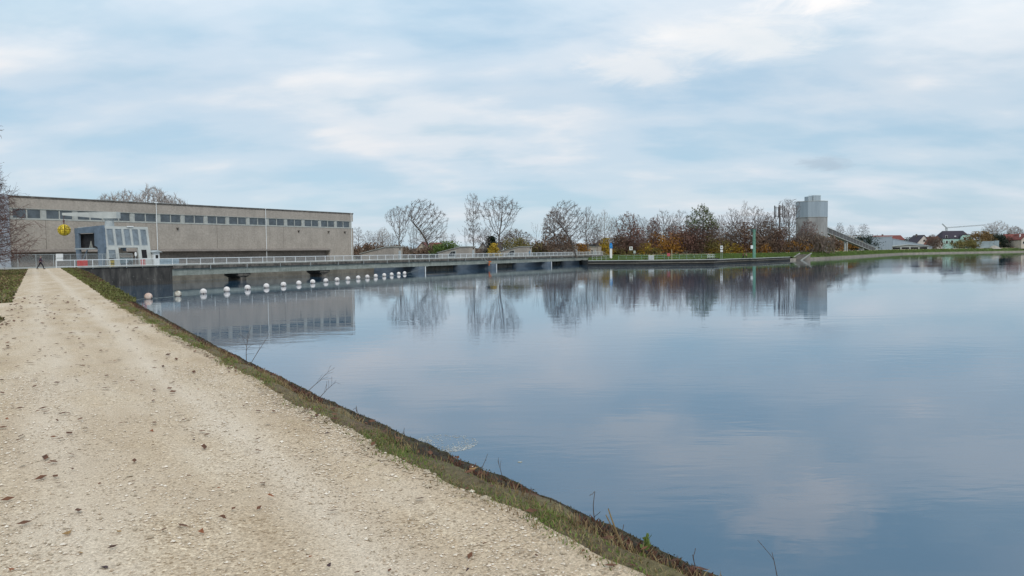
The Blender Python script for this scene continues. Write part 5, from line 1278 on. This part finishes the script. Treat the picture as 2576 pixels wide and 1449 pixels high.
stem('dry_stalk', 'thin upright stalk right of the foam patch', 1265, 1205, .17, (.05, 0), 12, stemd, 1, rr=.003)
stem('dry_stalk', 'thin slanting stalk crossing the water left of the thin upright one', 1205, 1180, .16, (.9, 0), 13, stemd, 1, rr=.003)
stem('dry_stalk', 'slanting stalk standing over the water at the bottom of the picture', 1985, 1448+60, .30, (-.5, 0), 14, stemd, 1, rr=.003)
b = MB(); b.sphere((0, 0, .012), .028, 10, 8, 1.3, .8, .6); w_ = atz(1187, 1182, 3.0); tag(b.build('white_pebble', st_pale, loc=w_, smooth=True), 'single white pebble on the dark lip of the verge', 'pebble')

# foam on the water
r = random.Random(5); b = MB(); c0 = atz(1118, 1115, 0)
for k in range(1500):
    a = r.uniform(0, 6.28); rr = abs(1-abs(r.gauss(0, .28)))*.95; 
    if math.sin(a*1.0+.5) > .2 and r.random() < .75: continue
    x = c0.x+rr*math.cos(a)*.85; y = c0.y+rr*math.sin(a)*.95; s = r.uniform(.005, .016); t = r.uniform(0, 6.28)
    b.prism([(x+s*1.6*math.cos(t), y+s*1.6*math.sin(t)), (x-s*math.sin(t), y+s*math.cos(t)), (x-s*1.5*math.cos(t), y-s*1.5*math.sin(t)), (x+s*math.sin(t), y-s*math.cos(t))], .002, .006)
tag(b.build('foam', mat('foam', (.60, .60, .56), .7), ), kind='stuff')
w_ = atz(1308, 1163, 0); b = MB(); b.prism([(.05, 0), (.02, .03), (-.04, .02), (-.05, -.01), (0, -.03)], .003, .01); tag(b.build('floating_leaf', mat('leaf_pale', (.55, .52, .40), .7), loc=w_), 'single pale leaf floating on the calm water', 'leaf')

# ------------------------------------------------------------------ people
skin_m = mat('skin', (.42, .26, .20), .6, (.38, .23, .17), 5); hair_m = mat('hair_grey', (.22, .20, .19), .9); hair_d = mat('hair_dark', (.05, .035, .03), .9)
def skin(name, verts, edges, radii, m, parent, root=0):
    me = bpy.data.meshes.new(name); me.from_pydata(verts, edges, []); me.materials.append(m); o = bpy.data.objects.new(name, me); COL.objects.link(o); o.parent = parent
    o.modifiers.new('Skin', 'SKIN'); sk = me.skin_vertices[0].data
    for i, r_ in enumerate(radii): sk[i].radius = (r_, r_) if not isinstance(r_, tuple) else r_
    sk[root].use_root = True; s_ = o.modifiers.new('Sub', 'SUBSURF'); s_.levels = 1; s_.render_levels = 2; return o
def person(label, loc, rot, jacket, trousers, hair, stride=.32, group=None, arm=(.25, -.2)):
    o = thing('person', label, 'person', loc, rot, group)      # faces +x
    hip = (0, 0, .92); V = [hip, (0.02, 0, 1.12), (.03, 0, 1.36), (.04, 0, 1.48), (.06, 0, 1.56), (.075, 0, 1.67)]; Rr_ = [.13, .12, .14, .055, .06, .09]; E_ = [(0, 1), (1, 2), (2, 3), (3, 4), (4, 5)]
    legs = []
    for sgn, f in ((1, stride), (-1, -stride)):
        y = .09*sgn; k = (f*.6+.06, y, .50); an = (f+(-.06 if f < 0 else 0), y, .10 if f >= 0 else .14); to = (an[0]+.17, y, .04 if f >= 0 else .03)
        i = len(V); V += [(0, y, .86), k, an, to]; Rr_ += [.095, .06, .042, .035]; E_ += [(0, i), (i, i+1), (i+1, i+2), (i+2, i+3)]; legs.append([(0, y, .88), k, an, to])
    arms = []
    for sgn, f in ((1, arm[0]), (-1, arm[1])):
        y = .19*sgn; el = (.03+f*.5, y*1.2, 1.12); wr = (.08+f*1.2, y*1.05, .95+abs(f)*.25); pm = (wr[0]+.05, wr[1], wr[2]-.05)
        i = len(V); V += [(.03, y, 1.40), el, wr, pm]; Rr_ += [.055, .042, .027, .032]; E_ += [(2, i), (i, i+1), (i+1, i+2), (i+2, i+3)]; arms.append([(.03, y, 1.40), el, wr])
        for q, (ln, dy) in enumerate(((.07, -.028), (.085, -.010), (.08, .010), (.06, .028), (.05, .045*-1))):
            j = len(V); a_ = (pm[0]+.03, pm[1]+dy, pm[2]-.03); V += [a_, (a_[0]+.02, a_[1], a_[2]-ln)]; Rr_ += [.010, .008]; E_ += [(i+3, j), (j, j+1)]
    skin('body', V, E_, Rr_, skin_m, o)
    JV = [(0, 0, .84), (.0, 0, .95), (.02, 0, 1.15), (.03, 0, 1.38), (.04, 0, 1.50)]; JR = [.17, .16, .155, .165, .08]; JE = [(0, 1), (1, 2), (2, 3), (3, 4)]
    for a in arms: i = len(JV); JV += a; JR += [.08, .062, .05]; JE += [(3, i), (i, i+1), (i+1, i+2)]
    skin('jacket', JV, JE, JR, jacket, o, 1)
    TV = [(0, 0, .93)]; TR = [.14]; TE = []
    for l in legs: i = len(TV); TV += l[:3]; TR += [.11, .078, .06]; TE += [(0, i), (i, i+1), (i+1, i+2)]
    skin('trousers', TV, TE, TR, trousers, o)
    for l in legs: b = MB(); b.sphere((l[2][0]+.07, l[2][1], .05), .075, 10, 8, 1.9, .8, .8); b.build('shoe', black, o, smooth=True)
    b = MB(); b.sphere((.055, 0, 1.70), .108, 12, 10, 1, .9, 1); b.build('hair', hair, o, smooth=True)
    b = MB(); b.sphere((.10, 0, 1.655), .082, 12, 10, .9, .85, 1.15).sphere((.18, 0, 1.645), .018, 6, 5).box(.155, .172, -.025, .025, 1.60, 1.61); b.build('face', skin_m, o, smooth=True)
    b = MB()
    for y in (-.03, .03): b.sphere((.165, y, 1.675), .012, 6, 5)
    b.build('eyes', black, o)
    return o
pj = mat('jacket_purple', (.085, .045, .075), .8); td = mat('trousers_dark', (.02, .022, .03), .85)
w_ = atz(102, 677.2, 3.1)
person('person in a dark purple jacket and black trousers striding right past the fence', (w_.x, w_.y, 3.10), .5, pj, td, hair_m, .36)
w_ = D(dam_s(1332, 2.5), 2.5, 3.12)
person('person in a blue jacket crossing the bridge in front of the third hut', w_, TH, mat('jacket_blue', (.03, .16, .28), .8), td, hair_d, .22)
q_ = atY(1870, 640, 256)
person('person in a rust-brown coat standing on the far quay', (q_.x, 256, 1.45), 2.2, mat('coat_rust', (.12, .035, .025), .8), td, hair_d, .05, arm=(.05, .02), group='two people on the far quay')
q_ = atY(1877, 640, 255)
person('person in a tan coat standing on the far quay beside the rust-brown one', (q_.x, 255, 1.45), -1.2, mat('coat_tan', (.30, .20, .13), .8), td, hair_d, .06, arm=(.1, .02), group='two people on the far quay')
